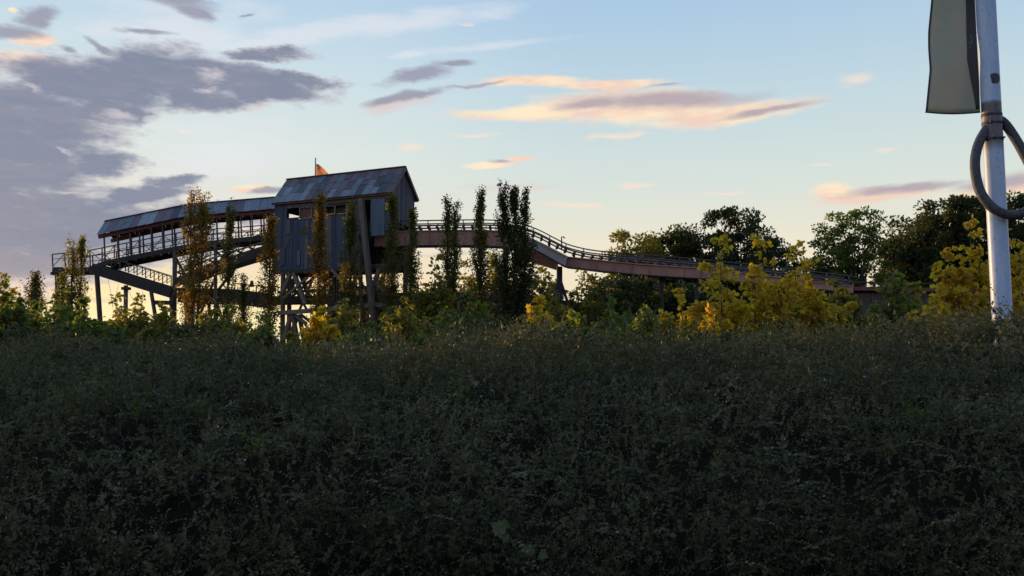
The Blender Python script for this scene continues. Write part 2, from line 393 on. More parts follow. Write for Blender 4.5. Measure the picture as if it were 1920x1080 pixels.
# ------------------------------------------------------------------ ground
def ground_h(x, y): return 0.0
gm, T = mat_base('rough_grass_ground')
gp = T.new('ShaderNodeNewGeometry').outputs['Position']
gn = T.noise(gp, .35, 8, .65)
finish(gm, T, T.ramp(gn, [(.3, (.022, .028, .012, 1)), (.5, (.04, .045, .018, 1)), (.7, (.06, .05, .03, 1))]), .95, .1, bump=T.noise(gp, 6, 6, .7), bump_s=.8, dist=.1)
N = 60
xs = np.concatenate([np.linspace(-3000, -120, 8), np.linspace(-100, 100, 41), np.linspace(120, 3000, 8)])
ys = np.concatenate([np.linspace(-800, -20, 5), np.linspace(-10, 140, 31), np.linspace(170, 4000, 9)])
gv = [(float(x), float(y), float(0.06 * math.sin(x * .21) * math.cos(y * .17))) for y in ys for x in xs]
nx = len(xs)
gf = [(j * nx + i, j * nx + i + 1, (j + 1) * nx + i + 1, (j + 1) * nx + i) for j in range(len(ys) - 1) for i in range(nx - 1)]
tag(mesh_obj('ground', gv, gf, gm, smooth=True), kind='structure')

# raised planting bank that carries the dark hedge
def bank_z(x, y):
    """Height of the hedge canopy."""
    k = [(-1.5, -1.65), (3.0, -1.62), (3.6, -1.55), (4.0, -1.25), (4.35, -.90), (4.8, -.66), (5.3, -.54), (6.0, -.41), (7.0, -.27), (8.0, -.17), (9.3, -.12), (10.6, -.18), (12.5, -.45), (14.5, -.5), (17, -1.4)]
    z = np.interp(y, [a for a, _ in k], [b for _, b in k])
    sidew = np.clip((x + 6) / 11, 0, 1)
    z = z + (.20 * sidew + .13 * np.clip((x - 3.0) / 2.6, 0, 1)) * np.clip((y - 3) / 5, 0, 1)
    z = z + np.clip((y - 4) / 4, 0, 1) * (.10 * np.sin(x * 1.37 + 2.1 * np.sin(y * .8)) + .07 * np.sin(x * 3.3 + y * 1.9 + 1)) + .06 * np.abs(np.sin(x * 2.9 + y * 1.1) * np.sin(y * 2.6 - x)) + .08 * np.sin(x * 1.9 + y * .7) * np.cos(y * 1.3 - x * .6) + .06 * np.sin(x * 4.1 - y * 2.3) * np.sin(y * 3.1 + x) + .045 * np.sin(x * 8.7 + y * 5.1) * np.cos(y * 9.1 - x * 4)
    return z + EYE
bm_, T = mat_base('dark_soil')
bp = T.new('ShaderNodeNewGeometry').outputs['Position']
finish(bm_, T, T.ramp(T.noise(bp, 3, 6, .6), [(.3, (.010, .009, .007, 1)), (.7, (.024, .02, .015, 1))]), 1.0, .05, bump=T.noise(bp, 20, 5, .7), bump_s=1, dist=.05)
bx = np.linspace(-13, 13, 100); by = np.linspace(-1.5, 17, 80)
BX, BY = np.meshgrid(bx, by); BZ = np.maximum(bank_z(BX, BY) - .30, -.1)
n = len(bx)
bv = [(float(a), float(b), float(c)) for a, b, c in zip(BX.ravel(), BY.ravel(), BZ.ravel())]
bf = [(j * n + i, j * n + i + 1, (j + 1) * n + i + 1, (j + 1) * n + i) for j in range(len(by) - 1) for i in range(n - 1)]
tag(mesh_obj('earth_bank', bv, bf, bm_, smooth=True), kind='structure')

# ------------------------------------------------------------------ the dark house on stilts
HA = R(25)
Lv = Vector((-math.cos(HA), math.sin(HA), 0)); Wv = Vector((math.sin(HA), math.cos(HA), 0))
A0 = P(733, 361, 57.0)
def on_plane(px, py, off=0.0, origin=None, nrm=None):
    """Where the sight line through a photo point meets the front wall plane, off metres behind it."""
    o = (origin or A0) + Wv * off; nn = nrm or Wv
    d = ray(px, py); t = (o - Vector((0, 0, EYE))).dot(nn) / d.dot(nn)
    return Vector((0, 0, EYE)) + d * t
def along(p): return (p - A0).dot(Lv)
WID = 2.9
l_left = along(on_plane(516, 381)); z_eave = A0.z
z_ridge = P(750, 314, A0.y + WID / 2 * Wv.y).z
z_bot = on_plane(526, 508).z
def H(l, w, z): return Vector((A0.x, A0.y, 0)) + Lv * l + Wv * w + Vector((0, 0, z))
house = thing('mine_house', H(l_left / 2, WID / 2, 0), 'dark gabled mine house with patched sheet roof, raised high on timber stilts', 'building')
house_loc = H(l_left / 2, WID / 2, 0)
# dark inner box so light does not pass through the boarding
wins_row = (along(on_plane(541, 400)), along(on_plane(562, 400)))
OV = .28       # eave overhang
slope = Vector((0, 0, 0))
run = WID / 2 + OV; rise = z_ridge - z_eave
# roof deck (structural) + sheets laid on it
def roof_pt(l, s, off=0.0, side=-1):
    """s from 0 (eave) to 1 (ridge); side -1 is the slope facing the camera."""
    wloc = (WID / 2) + side * run * (1 - s); z = z_eave + rise * s
    nrm = (Vector((0, 0, run)) + Wv * (side * rise)).normalized()
    return H(l, wloc, z) + nrm * off
for side in (-1, 1):
    a = [roof_pt(-.25, 0, -.05, side), roof_pt(l_left + .15, 0, -.05, side), roof_pt(l_left + .15, 1, -.05, side), roof_pt(-.25, 1, -.05, side)]
    b = [roof_pt(-.25, 0, .0, side), roof_pt(l_left + .15, 0, .0, side), roof_pt(l_left + .15, 1, .0, side), roof_pt(-.25, 1, .0, side)]
    mesh_obj('roof_deck', a + b, [(0, 1, 2, 3), (4, 7, 6, 5), (0, 4, 5, 1), (1, 5, 6, 2), (2, 6, 7, 3), (3, 7, 4, 0)], M['timber'], house)
g = random.Random(11)
ncol = 17; cw = (l_left + .4) / ncol
tones = ['sheet_blue'] * 6 + ['sheet_pale', 'sheet_purple', 'sheet_dark']
darkset = {(1, 0), (1, 1), (2, 1), (4, 0), (4, 1), (10, 0), (10, 1), (10, 2), (13, 2), (13, 1), (14, 2)}
for side in (-1, 1):
    for c in range(ncol):
        cuts = [0, g.uniform(.26, .42), g.uniform(.6, .78), 1]
        for r_ in range(3):
            if r_ == 0 or g.random() < .45: tone = g.choice(tones)
            if side < 0:
                if (c, r_) in darkset: tone = 'sheet_dark'
                elif tone == 'sheet_dark' and r_ == 0: tone = 'sheet_purple'
                if r_ == 2 and g.random() < .5: tone = 'sheet_purple'
            l0 = -.25 + c * cw + g.uniform(0, .02); l1 = -.25 + (c + 1) * cw - g.uniform(0.0, .025)
            s0 = cuts[r_] - (.02 if r_ else .02); s1 = cuts[r_ + 1]
            o0 = .012 + .022 * (2 - r_) * 0 + .016 * r_ + g.uniform(0, .006) + .004 * (c % 2)
            o1 = o0 + .0
            q = [roof_pt(l0, s0, o0, side), roof_pt(l1, s0, o0, side), roof_pt(l1, s1, o1, side), roof_pt(l0, s1, o1, side)]
            th = .012
            q2 = [roof_pt(l0, s0, o0 + th, side), roof_pt(l1, s0, o0 + th, side), roof_pt(l1, s1, o1 + th, side), roof_pt(l0, s1, o1 + th, side)]
            mesh_obj('roof_sheet', q + q2, [(0, 1, 2, 3), (4, 7, 6, 5), (0, 4, 5, 1), (1, 5, 6, 2), (2, 6, 7, 3), (3, 7, 4, 0)], M[tone], house)
bar('ridge_cap', roof_pt(-.27, 1, .06), roof_pt(l_left + .17, 1, .06), .24, .07, M['timber'], house)
for s_ in (-1, 1):
    bar('fascia', roof_pt(-.24, 0, -.1, s_), roof_pt(l_left + .14, 0, -.1, s_), .05, .18, M['wall_red'] if s_ < 0 else M['timber'], house)
for s_ in (-1, 1):
    bar('barge_board', roof_pt(-.27, -.02, -.06, s_), roof_pt(-.27, 1, -.06, s_), .05, .16, M['pale_timber'], house, up=(0, 0, 1))
# front wall boards with the window band left open
def board(l0, l1, z0, z1, w, mat, name='wall_board', thick=.05):
    a = H((l0 + l1) / 2, w, z0); b = H((l0 + l1) / 2, w, z1)
    return bar(name, a, b, abs(l1 - l0), thick, M[mat], house, up=Wv)
band = [(541, 562, 391, 408, 'open'), (563, 584, 391, 409, 'red'), (614, 628, 388, 401, 'dark'), (633, 650, 385, 400, 'dark')]
bands = []
for x0, x1, y0, y1, kd in band:
    a = on_plane(x0, y0); b = on_plane(x1, y1); bands.append((along(b), along(a), b.z, a.z, kd))
l = 0.0; ends = [0.02]
while l < l_left - .15:
    l += g.uniform(.20, .34); ends.append(min(l, l_left))
ends[-1] = l_left
lp = along(on_plane(696, 400)); lq = along(on_plane(681, 400))
for i in range(len(ends) - 1):
    l0, l1 = ends[i] + .006, ends[i + 1] - .006; lm = (l0 + l1) / 2
    zb = z_bot + g.uniform(-.10, .10); zt = z_eave - .06
    if lm < lp * .99: zb = A0.z - (A0.z - z_bot) * .52
    elif lm < lq: zb = z_eave - 1.8
    tone = g.choice(['wall_navy'] * 6 + ['wall_blue', 'wall_grey'])
    w = g.uniform(-.02, .02)
    hit = [q for q in bands if q[0] - .05 < lm < q[1] + .05]
    if lp < lm < lq: 
        board(l0, l1, zb - 1.2, zb - .1, w + .25, 'timber'); continue
    if hit:
        _, _, zl, zh, kd = hit[0]
        board(l0, l1, zb, zl, w, tone); board(l0, l1, zh, zt, w, 'wall_grey')
        if kd == 'red': board(l0, l1, zl + .03, zh, w + .12, 'wall_red')
        if kd == 'dark': board(l0, l1, zl + .02, zh, w + .35, 'dark_steel')
        continue
    if g.random() < .35:
        zc = g.uniform(zb + .6, zt - 1.2)
        board(l0, l1, zb, zc, w, tone); board(l0, l1, zc + .004, zt, w + g.uniform(-.015, .02), g.choice(['wall_navy', 'wall_blue']))
    else:
        board(l0, l1, zb, zt, w, tone)
for k in range(20):
    pl = g.uniform(.25, l_left - .5); pw = g.uniform(.22, .6); ph = g.uniform(.4, 1.5); pz = g.uniform(z_bot + .2, z_eave - 2.2)
    if pl < lp + .3: continue
    off = -.055 - .012 * (k % 3)
    bar('wall_patch', H(pl, off, pz), H(pl + g.uniform(-.04, .04), off, pz + ph), pw, .02, M[g.choice(['wall_blue', 'wall_grey', 'wall_navy', 'timber', 'sheet_dark', 'sheet_purple'])], house, up=Wv)
for x0, x1, y0, y1, kd in band:   # window frames
    a = on_plane(x0, y0, -.06); b = on_plane(x1, y1, -.06)
    bar('window_post', Vector((b.x, b.y, b.z - .05)), Vector((b.x, b.y, a.z + .05)), .09, .06, M['pale_timber'], house, up=Wv)
    c0 = Vector((a.x, a.y, b.z)); bar('window_sill', c0, b, .08, .07, M['pale_timber'] if kd != 'dark' else M['yellow_paint'], house)
# rear wall (leaving the see-through window), far and near gables
rw_l = along(on_plane(551, 404, WID)); rw_z0 = on_plane(551, 412, WID).z; rw_z1 = on_plane(551, 401, WID).z
for i in range(len(ends) - 1):
    l0, l1 = ends[i] + .004, ends[i + 1] - .004; lm = (l0 + l1) / 2
    if rw_l - .75 < lm < rw_l + .75:
        board(l0, l1, z_bot, rw_z0, WID, 'wall_grey'); board(l0, l1, rw_z1, z_eave, WID, 'wall_grey')
    else: board(l0, l1, z_bot + g.uniform(-.1, .1), z_eave - .02, WID, 'wall_grey')
ng = 11
for e, lpos in ((0, -.06), (1, l_left + .04)):
    for k in range(ng):
        w0 = WID * k / ng + .004; w1 = WID * (k + 1) / ng - .004; wm = (w0 + w1) / 2
        zt = z_eave + rise * (1 - abs(wm - WID / 2) / run) - .14
        zb = z_bot + g.uniform(-.1, .1)
        if e == 0: zb = z_eave - 1.95 - g.uniform(0, .15)
        p0 = H(lpos, wm, zb); p1 = H(lpos, wm, zt)
        if e == 0 and k in (1, 2):
            bar('gable_board', H(lpos, wm, z_eave - .55), p1, .05, w1 - w0, M['wall_grey'], house, up=Wv)
        elif e == 1 and k >= 6:      # slot that lets the sky show through the first window
            zA, zB = on_plane(551, 409, 1.6).z, on_plane(551, 400, 1.6).z
            bar('gable_board', p0, H(lpos, wm, zA), .05, w1 - w0, M['wall_grey'], house, up=Wv)
            bar('gable_board', H(lpos, wm, zB), p1, .05, w1 - w0, M['wall_grey'], house, up=Wv)
        else:
            bar('gable_board', p0, p1, .05, w1 - w0, M[g.choice(['wall_grey', 'wall_grey', 'timber', 'wall_navy'])], house, up=Wv)
# tall opening and blue panel box at the right of the front wall
a = on_plane(697, 374, -.12); b = on_plane(721, 441, -.12)
bar('hanging_panel', Vector(((a.x + b.x) / 2, (a.y + b.y) / 2, b.z)), Vector(((a.x + b.x) / 2, (a.y + b.y) / 2, a.z)), (b - a).to_2d().length, .08, M['wall_blue'], house, up=Wv)
a = on_plane(723, 380, -.14); b = on_plane(731, 394, -.14)
bar('yellow_box', Vector(((a.x + b.x) / 2, (a.y + b.y) / 2, b.z)), Vector(((a.x + b.x) / 2, (a.y + b.y) / 2, a.z)), (b - a).to_2d().length, .12, M['yellow_paint'], house, up=Wv)
bar('lintel', on_plane(612, 381, -.08), on_plane(732, 368, -.08), .1, .22, M['timber'], house)
# floor beams
for w in (.0, WID / 2, WID):
    bar('floor_beam', H(.1, w, z_bot - .1), H(l_left, w, z_bot - .1), .24, .26, M['dark_steel'], house)
mesh_obj('floor', [H(.05, .1, z_bot + .06), H(l_left, .1, z_bot + .06), H(l_left, WID - .1, z_bot + .06), H(.05, WID - .1, z_bot + .06),
                   H(.05, .1, z_bot + .14), H(l_left, .1, z_bot + .14), H(l_left, WID - .1, z_bot + .14), H(.05, WID - .1, z_bot + .14)],
         [(0, 1, 2, 3), (4, 7, 6, 5), (0, 4, 5, 1), (1, 5, 6, 2), (2, 6, 7, 3), (3, 7, 4, 0)], M['timber'], house)
# stilts and braces, front row traced on the wall plane, rear row behind
def stilt(name, x0, y0, x1, y1, off, w, mat, grounded=False):
    a = on_plane(x0, y0, off); b = on_plane(x1, y1, off)
    if grounded:
        t = (a.z + .05) / (a.z - b.z); b = a + (b - a) * t
    bar(name, a, b, w, w, M[mat], house, up=Wv)
for off, sh in ((.0, 0), (WID, 1)):
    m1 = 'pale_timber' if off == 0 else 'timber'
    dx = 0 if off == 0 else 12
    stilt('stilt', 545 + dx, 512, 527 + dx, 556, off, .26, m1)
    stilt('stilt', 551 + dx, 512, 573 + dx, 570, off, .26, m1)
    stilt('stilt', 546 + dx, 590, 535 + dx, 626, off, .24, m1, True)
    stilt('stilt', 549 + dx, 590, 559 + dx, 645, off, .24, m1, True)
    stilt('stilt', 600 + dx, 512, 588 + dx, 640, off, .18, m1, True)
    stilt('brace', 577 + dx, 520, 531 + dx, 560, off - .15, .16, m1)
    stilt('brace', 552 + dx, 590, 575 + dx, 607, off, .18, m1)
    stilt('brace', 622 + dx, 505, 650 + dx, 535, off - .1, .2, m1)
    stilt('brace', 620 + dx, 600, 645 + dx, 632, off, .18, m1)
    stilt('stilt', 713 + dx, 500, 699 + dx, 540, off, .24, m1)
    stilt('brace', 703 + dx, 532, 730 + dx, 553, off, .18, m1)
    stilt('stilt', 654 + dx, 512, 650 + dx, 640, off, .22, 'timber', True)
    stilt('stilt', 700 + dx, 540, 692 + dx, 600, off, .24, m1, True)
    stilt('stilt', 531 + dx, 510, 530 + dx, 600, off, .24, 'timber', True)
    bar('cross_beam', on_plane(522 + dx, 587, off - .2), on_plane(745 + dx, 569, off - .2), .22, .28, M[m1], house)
for off in (.9, 1.9):
    for x0, y0, x1, y1 in ((540, 520, 575, 580), (590, 515, 560, 585), (600, 512, 640, 580), (660, 510, 620, 585), (668, 515, 705, 575), (725, 505, 690, 580),
                           (560, 590, 600, 650), (612, 590, 580, 650), (650, 588, 690, 650), (700, 586, 662, 650), (720, 575, 735, 640)):
        stilt('brace', x0, y0, x1, y1, off, .13, 'timber')
    bar('cross_beam', on_plane(522, 548, off), on_plane(745, 538, off), .16, .2, M['timber'], house)
stilt('leaning_post', 677, 372, 703, 634, -.45, .32, 'leaning_timber', True)
stilt('leaning_post', 672, 440, 680, 600, -.35, .2, 'timber', True)
for k in range(5):   # boarded lift shaft under the middle of the house
    p = H(along(on_plane(626 + k * 5.2, 520, 1.0)), 1.0, 0)
    bar('shaft_board', Vector((p.x, p.y, 0)), Vector((p.x, p.y, z_bot - .25)), .17, 1.2, M['dark_steel'], house, up=Wv)
# flag on the roof
fl = thing('roof_flag', roof_pt(along(on_plane(584, 330)), 1, .08), 'small orange flag on a thin pole above the roof ridge', 'flag')
lf = 0
for _ in range(30):
    pr = H(lf, WID / 2, z_ridge); 
    px = 960 + F * pr.x / (pr.y * math.cos(PITCH) + (pr.z - EYE) * math.sin(PITCH))
    if px > 581: lf += .25
fl.location = H(lf, WID / 2, z_ridge)
fb0 = Vector(fl.location)
bar('flag_pole', fb0 - Vector((0, 0, .1)), fb0 + Vector((0, 0, 1.42)), .06, .06, M['dark_steel'], fl)
fm, T = mat_base('flag_cloth')
tb = T.new('ShaderNodeBsdfTranslucent'); tb.inputs[0].default_value = (.75, .28, .12, 1)
db = T.new('ShaderNodeBsdfDiffuse')
fgp = T.new('ShaderNodeNewGeometry').outputs['Position']
fn = T.smooth(T.noise(fgp, 4, 4, .6), .52, .6)
T.put(db.inputs[0], T.mix(fn, (.55, .22, .12, 1), (.10, .04, .04, 1))); T.put(tb.inputs[0], T.mix(fn, (.80, .34, .16, 1), (.25, .07, .05, 1)))
mx = T.new('ShaderNodeMixShader'); mx.inputs[0].default_value = .55; T.l.new(db.outputs[0], mx.inputs[1]); T.l.new(tb.outputs[0], mx.inputs[2])
T.l.new(mx.outputs[0], T.new('ShaderNodeOutputMaterial').inputs[0])
fv = []; nfx, nfz = 12, 6
for i in range(nfx + 1):
    u = i / nfx; topz = 1.0 - .85 * u ** 1.5
    for j in range(nfz + 1):
        v = j / nfz
        fv.append(fb0 + Vector((.04 + u * 1.05, -.30 * u + .06 * math.sin(u * 8 + v * 2), .02 + (topz - .02) * v - .1 * u)))
ff = [(i * (nfz + 1) + j, (i + 1) * (nfz + 1) + j, (i + 1) * (nfz + 1) + j + 1, i * (nfz + 1) + j + 1) for i in range(nfx) for j in range(nfz)]
mesh_obj('flag_cloth', fv, ff, fm, fl, True)

# ------------------------------------------------------------------ walkways and lift structure left of the house
def to3(pts, Yf): return [P(x, y, Yf(x) if callable(Yf) else Yf) for x, y in pts]
def resample(pts, step):
    pts = [Vector(p) for p in pts]; out = [pts[0]]; acc = 0
    for a, b in zip(pts, pts[1:]):
        L = (b - a).length; t = step - acc
        while t <= L:
            out.append(a.lerp(b, t / L)); t += step
        acc = L - (t - step)
    return out
def railing(top_pts, bot_pts, parent, step, mat, brace='x', mid=True, w=.07):
    """Top rail, mid rail, posts and diagonal braces between two polylines of equal length."""
    n = len(top_pts) - 1
    for k in range(n):
        bar('handrail', top_pts[k], top_pts[k + 1], w, w, mat, parent)
        if mid:
            bar('mid_rail', bot_pts[k].lerp(top_pts[k], .62), bot_pts[k + 1].lerp(top_pts[k + 1], .62), w * .6, w * .6, mat, parent)
    tot = sum((b - a).length for a, b in zip(top_pts, top_pts[1:])); m = max(2, int(tot / step))
    def at(pl, f):
        L = [(b - a).length for a, b in zip(pl, pl[1:])]; s = f * sum(L)
        for (a, b), q in zip(zip(pl, pl[1:]), L):
            if s <= q + 1e-6: return a.lerp(b, min(1, s / q))
            s -= q
        return pl[-1]
    for i in range(m + 1):
        t = at(top_pts, i / m); b = at(bot_pts, i / m)
        bar('railing_post', b, t + Vector((0, 0, .02)), w, w, mat, parent)
        if i < m and brace:
            t2 = at(top_pts, (i + 1) / m); b2 = at(bot_pts, (i + 1) / m)
            if brace == 'x' and i % 2: bar('railing_brace', t, b2, w * .55, w * .55, mat, parent)
            elif brace == 'x': bar('railing_brace', b, t2, w * .55, w * .55, mat, parent)
            else: bar('railing_brace', b, t2, w * .6, w * .6, mat, parent)
YL = 62.6
walk = thing('covered_walkway', P(300, 470, YL + 1) * 1.0, 'long inclined walkway with lattice railings under a sheet roof, left of the house', 'walkway')
walk.location.z = 0
DV = Vector((0, 2.3, 0))
deck = to3([(99, 503), (167, 503), (200, 490), (330, 464), (415, 451), (517, 441)], YL)
topr = to3([(98, 477), (167, 470), (200, 463), (347, 434), (420, 428), (517, 421)], YL)
bott = to3([(99, 500), (167, 500), (200, 487), (330, 461), (415, 448), (517, 438)], YL)
railing(topr, bott, walk, .92, M['walk_steel'])
railing([p + DV for p in topr], [p + DV for p in bott], walk, .92, M['walk_steel'])
for k in range(len(deck) - 1):
    a, b = deck[k] - Vector((0, 0, .1)), deck[k + 1] - Vector((0, 0, .1))
    for dv in (Vector(), DV): bar('deck_beam', a + dv, b + dv, .16, .36, M['dark_steel'], walk)
    n = max(1, int((b - a).length / .6))
    for i in range(n):
        p = a.lerp(b, (i + .5) / n) + Vector((0, 0, .16)); q = (b - a).normalized() * .27
        mid = p + DV / 2
        bar('deck_plank', mid - q, mid + q, 2.1, .05, M['timber'], walk)
# roof over the walkway: gable of patched sheets
ridge = to3([(196, 416), (355, 384), (440, 377), (520, 370.5)], YL + 1.1)
eave = to3([(181, 440), (350, 405), (437, 398), (516, 391)], YL - .35)
def lerp_poly(pl, f):
    L = [(b - a).length for a, b in zip(pl, pl[1:])]; s = f * sum(L)
    for (a, b), q in zip(zip(pl, pl[1:]), L):
        if s <= q + 1e-6: return a.lerp(b, min(1, s / q))
        s -= q
    return pl[-1]
nsh = 22
far_eave = [e + Vector((r.x - e.x, 2 * (r.y - e.y), 0)) for e, r in zip(eave, ridge)]
wt = ['sheet_blue', 'sheet_purple', 'sheet_blue', 'sheet_pale', 'sheet_purple', 'sheet_dark']
for k in range(nsh):
    f0, f1 = k / nsh + .0008, (k + 1) / nsh - .0008
    for ev, tn in ((eave, None), (far_eave, 'timber')):
        off = Vector((0, 0, .02 + .012 * (k % 2)))
        a0, a1 = lerp_poly(ev, f0) + off, lerp_poly(ev, f1) + off; b0, b1 = lerp_poly(ridge, f0) + off, lerp_poly(ridge, f1) + off
        d = Vector((0, 0, -.03))
        tone = tn or ('sheet_pale' if k in (5, 6) else 'sheet_dark' if k in (9,) else g.choice(['sheet_blue', 'sheet_blue', 'sheet_purple']))
        mesh_obj('roof_sheet', [a0, a1, b1, b0, a0 + d, a1 + d, b1 + d, b0 + d], [(0, 1, 2, 3), (4, 7, 6, 5), (0, 4, 5, 1), (1, 5, 6, 2), (2, 6, 7, 3), (3, 7, 4, 0)], M[tone], walk)
for k in range(3):
    bar('ridge_cap', ridge[k] + Vector((0, 0, .06)), ridge[k + 1] + Vector((0, 0, .06)), .16, .07, M['timber'], walk)
    bar('eave_beam', eave[k] + Vector((0, .3, -.12)), eave[k + 1] + Vector((0, .3, -.12)), .12, .30, M['wall_red'], walk)
    bar('eave_beam', far_eave[k] + Vector((0, -.3, -.12)), far_eave[k + 1] + Vector((0, -.3, -.12)), .12, .26, M['wall_red'], walk)
# ceiling ties and roof posts
for x in (197, 222, 245, 263, 285, 306, 324, 345, 366, 388, 408, 430, 453, 474, 496, 512):
    yt = np.interp(x, [181, 350, 437, 516], [441, 407, 400, 393]); yd = np.interp(x, [167, 200, 330, 415, 517], [500, 487, 461, 448, 438])
    a = P(x - 2, yt, YL - .02); b = P(x, yd, YL - .02)
    bar('roof_post', b, a, .09, .09, M['walk_steel'], walk)
    bar('roof_post', b + DV, a + DV, .09, .09, M['walk_steel'], walk)
    bar('tie_beam', a, a + DV, .08, .12, M['timber'], walk)
    for s_ in (-1, 1): bar('knee_brace', a + Vector((s_ * .28, 0, -.02)), a + Vector((0, 0, -.3)), .05, .05, M['walk_steel'], walk)
def column(x0, y0, x1, y1, Y, w, mat, parent, name='support_column'):
    a = P(x0, y0, Y); b = P(x1, y1, Y); t = (a.z + .05) / (a.z - b.z); b = a + (b - a) * t
    return tube(name, [a, b], [w / 2, w / 2], mat, parent, 10)
for x, y, x1 in ((107, 508, 109), (328, 470, 326)):
    for d in (0, 2.3): column(x, y, x1, 640, YL + d, .34, M['timber'], walk)
column(181, 508, 190, 634, YL + .4, .36, M['timber'], walk)
column(404, 456, 404, 600, YL, .26, M['timber'], walk)
bar('column_cap', P(98, 513, YL), P(128, 513, YL), .5, .22, M['dark_steel'], walk)
# descending ramp
ramp = thing('descending_track_ramp', P(300, 520, 64), 'dark track ramp with picket railing sloping down right beneath the covered walkway', 'track ramp')
ramp.location.z = 0
YR = 61.6
rt = to3([(192, 484), (232, 491), (321, 519)], YR); rb = to3([(192, 499), (232, 508), (321, 537)], YR)
railing(rt, rb, ramp, .62, M['walk_steel'], brace='d', mid=False, w=.06)
railing([p + DV for p in rt], [p + DV for p in rb], ramp, .62, M['walk_steel'], brace='d', mid=False, w=.06)
rc = to3([(172, 503), (232, 522), (321, 549)], YR)
for k in range(2):
    bar('ramp_girder', rc[k], rc[k + 1], .25, .75, M['dark_steel'], ramp)
    bar('ramp_girder', rc[k] + DV, rc[k + 1] + DV, .25, .75, M['dark_steel'], ramp)
    a, b = rc[k], rc[k + 1]; n = int((b - a).length / .7)
    for i in range(n):
        p = a.lerp(b, (i + .5) / n) + DV / 2; bar('deck_plank', p - (b - a).normalized() * .3, p + (b - a).normalized() * .3, 2.1, .08, M['timber'], ramp)
bar('ramp_girder', P(286, 567, YR), P(326, 568, YR), .25, .3, M['dark_steel'], ramp)
bar('corbel', P(230, 541, YR), P(243, 541, YR), .5, .2, M['dark_steel'], ramp)
for d in (0, 2.3):
    column(236, 535, 235, 650, YR + d, .30, M['timber'], ramp); column(283, 545, 294, 610, YR + d, .28, M['timber'], ramp)
column(321, 545, 323, 600, YR + .2, .30, M['timber'], ramp)
for x0, y0, x1, y1 in ((202, 520, 212, 580), (222, 535, 210, 575), (240, 545, 258, 580), (268, 545, 262, 580), (270, 478, 268, 492)):   # dangling cables
    tube('hanging_cable', [P(x0, y0, YR + .1), P((x0 + x1) / 2 + 1, (y0 + y1) / 2, YR + .1), P(x1, y1, YR + .1)], .012, M['dark_steel'], ramp, 4)
# chain lift track that climbs to the house
lift = thing('lift_track', P(430, 500, 63), 'dark lattice lift track climbing right into the lower left of the house', 'track')
lift.location.z = 0
YK = 61.4
la = to3([(330, 530), (385, 507), (440, 489), (528, 462)], YK)
for k in range(3):
    for dv in (Vector(), Vector((0, 1.5, 0))):
        bar('lift_girder', la[k] + dv, la[k + 1] + dv, .2, .62, M['dark_steel'], lift)
        bar('upper_rail', la[k] + dv + Vector((0, 0, .72)), la[k + 1] + dv + Vector((0, 0, .72)), .12, .12, M['rail'], lift)
        bar('guard_rail', la[k] + dv + Vector((0, 0, 1.35)), la[k + 1] + dv + Vector((0, 0, 1.35)), .07, .07, M['walk_steel'], lift)
    a, b = la[k], la[k + 1]; n = int((b - a).length / .75)
    for i in range(n):
        p = a.lerp(b, (i + .3) / n); q = a.lerp(b, (i + .85) / n)
        bar('cross_tie', p + Vector((0, -.1, .6)), p + Vector((0, 1.6, .6)), .14, .12, M['timber'], lift)
        bar('lattice_strut', p + Vector((0, 0, .3)), q + Vector((0, 0, .72)), .07, .07, M['dark_steel'], lift)
        bar('guard_post', p + Vector((0, 0, .7)), p + Vector((0, 0, 1.38)), .06, .06, M['walk_steel'], lift)
column(404, 505, 404, 600, YK + .7, .26, M['timber'], lift); column(352, 525, 350, 600, YK + .7, .26, M['timber'], lift)
# lower level track passing under the house
low = thing('lower_track', P(700, 560, 63), 'dark lower track with picket railing running level behind the trees and under the house', 'track')
low.location.z = 0
def lowY(x): return 63.5 - (x - 440) * .004
lt = to3([(335, 553), (440, 556), (497, 563), (620, 561), (750, 556), (900, 556), (1000, 560), (1100, 578), (1185, 600)], lowY)
for k in range(len(lt) - 1):
    hh = 1.1 if k < 2 else .55
    for dv in (Vector(), Vector((0, 1.6, 0))):
        bar('track_girder', lt[k] + dv, lt[k + 1] + dv, .2, hh, M['dark_steel'], low)
lr_t = [p + Vector((0, 0, 1.0 if i < 3 else .85)) for i, p in enumerate(lt)]; lr_b = [p + Vector((0, 0, .3)) for p in lt]
railing(lr_t[1:], lr_b[1:], low, .55, M['walk_steel'], brace=None, mid=False, w=.07)
for x, y in ((361, 560), (392, 560), (760, 562), (806, 562), (862, 560), (938, 560), (1049, 560), (1110, 585), (1160, 595)):
    column(x, y, x, 640, lowY(x) + .8, .26, M['timber'], low)
for x0, y0, x1, y1 in ((345, 560, 362, 640), (362, 560, 340, 640), (404, 520, 375, 590), (404, 470, 440, 505), (430, 560, 404, 640), (404, 560, 430, 640), (440, 505, 404, 550), (328, 480, 355, 530),
                       (760, 565, 806, 640), (806, 565, 760, 640), (862, 565, 900, 640), (938, 565, 900, 640), (1000, 570, 1049, 640), (1049, 575, 1000, 640), (1080, 560, 1178, 590), (1110, 590, 1085, 640)):
    bar('trestle_brace', P(x0, y0, lowY(x0) + .8), P(x1, y1, lowY(x1) + .8), .16, .16, M['timber'], low)
# small domed cage on the lower track
dome = thing('domed_cage', P(472, 538, 63.3), 'small rounded dark cage standing alone on the lower track', 'cage')
dloc = Vector(dome.location)
Vd, Fd = tube_geo([dloc + Vector((0, 0, z)) for z in (0, .12, .3, .42, .5)], [.14, .15, .14, .09, .02], 10)
mesh_obj('hood', Vd, Fd, M['walk_steel'], dome, True)
for k in range(4):
    an = k * math.pi / 2 + .4; q = Vector((math.cos(an) * .155, math.sin(an) * .155, 0))
    bar('cage_bar', dloc + q, dloc + q * .6 + Vector((0, 0, .45)), .025, .025, M['dark_steel'], dome)

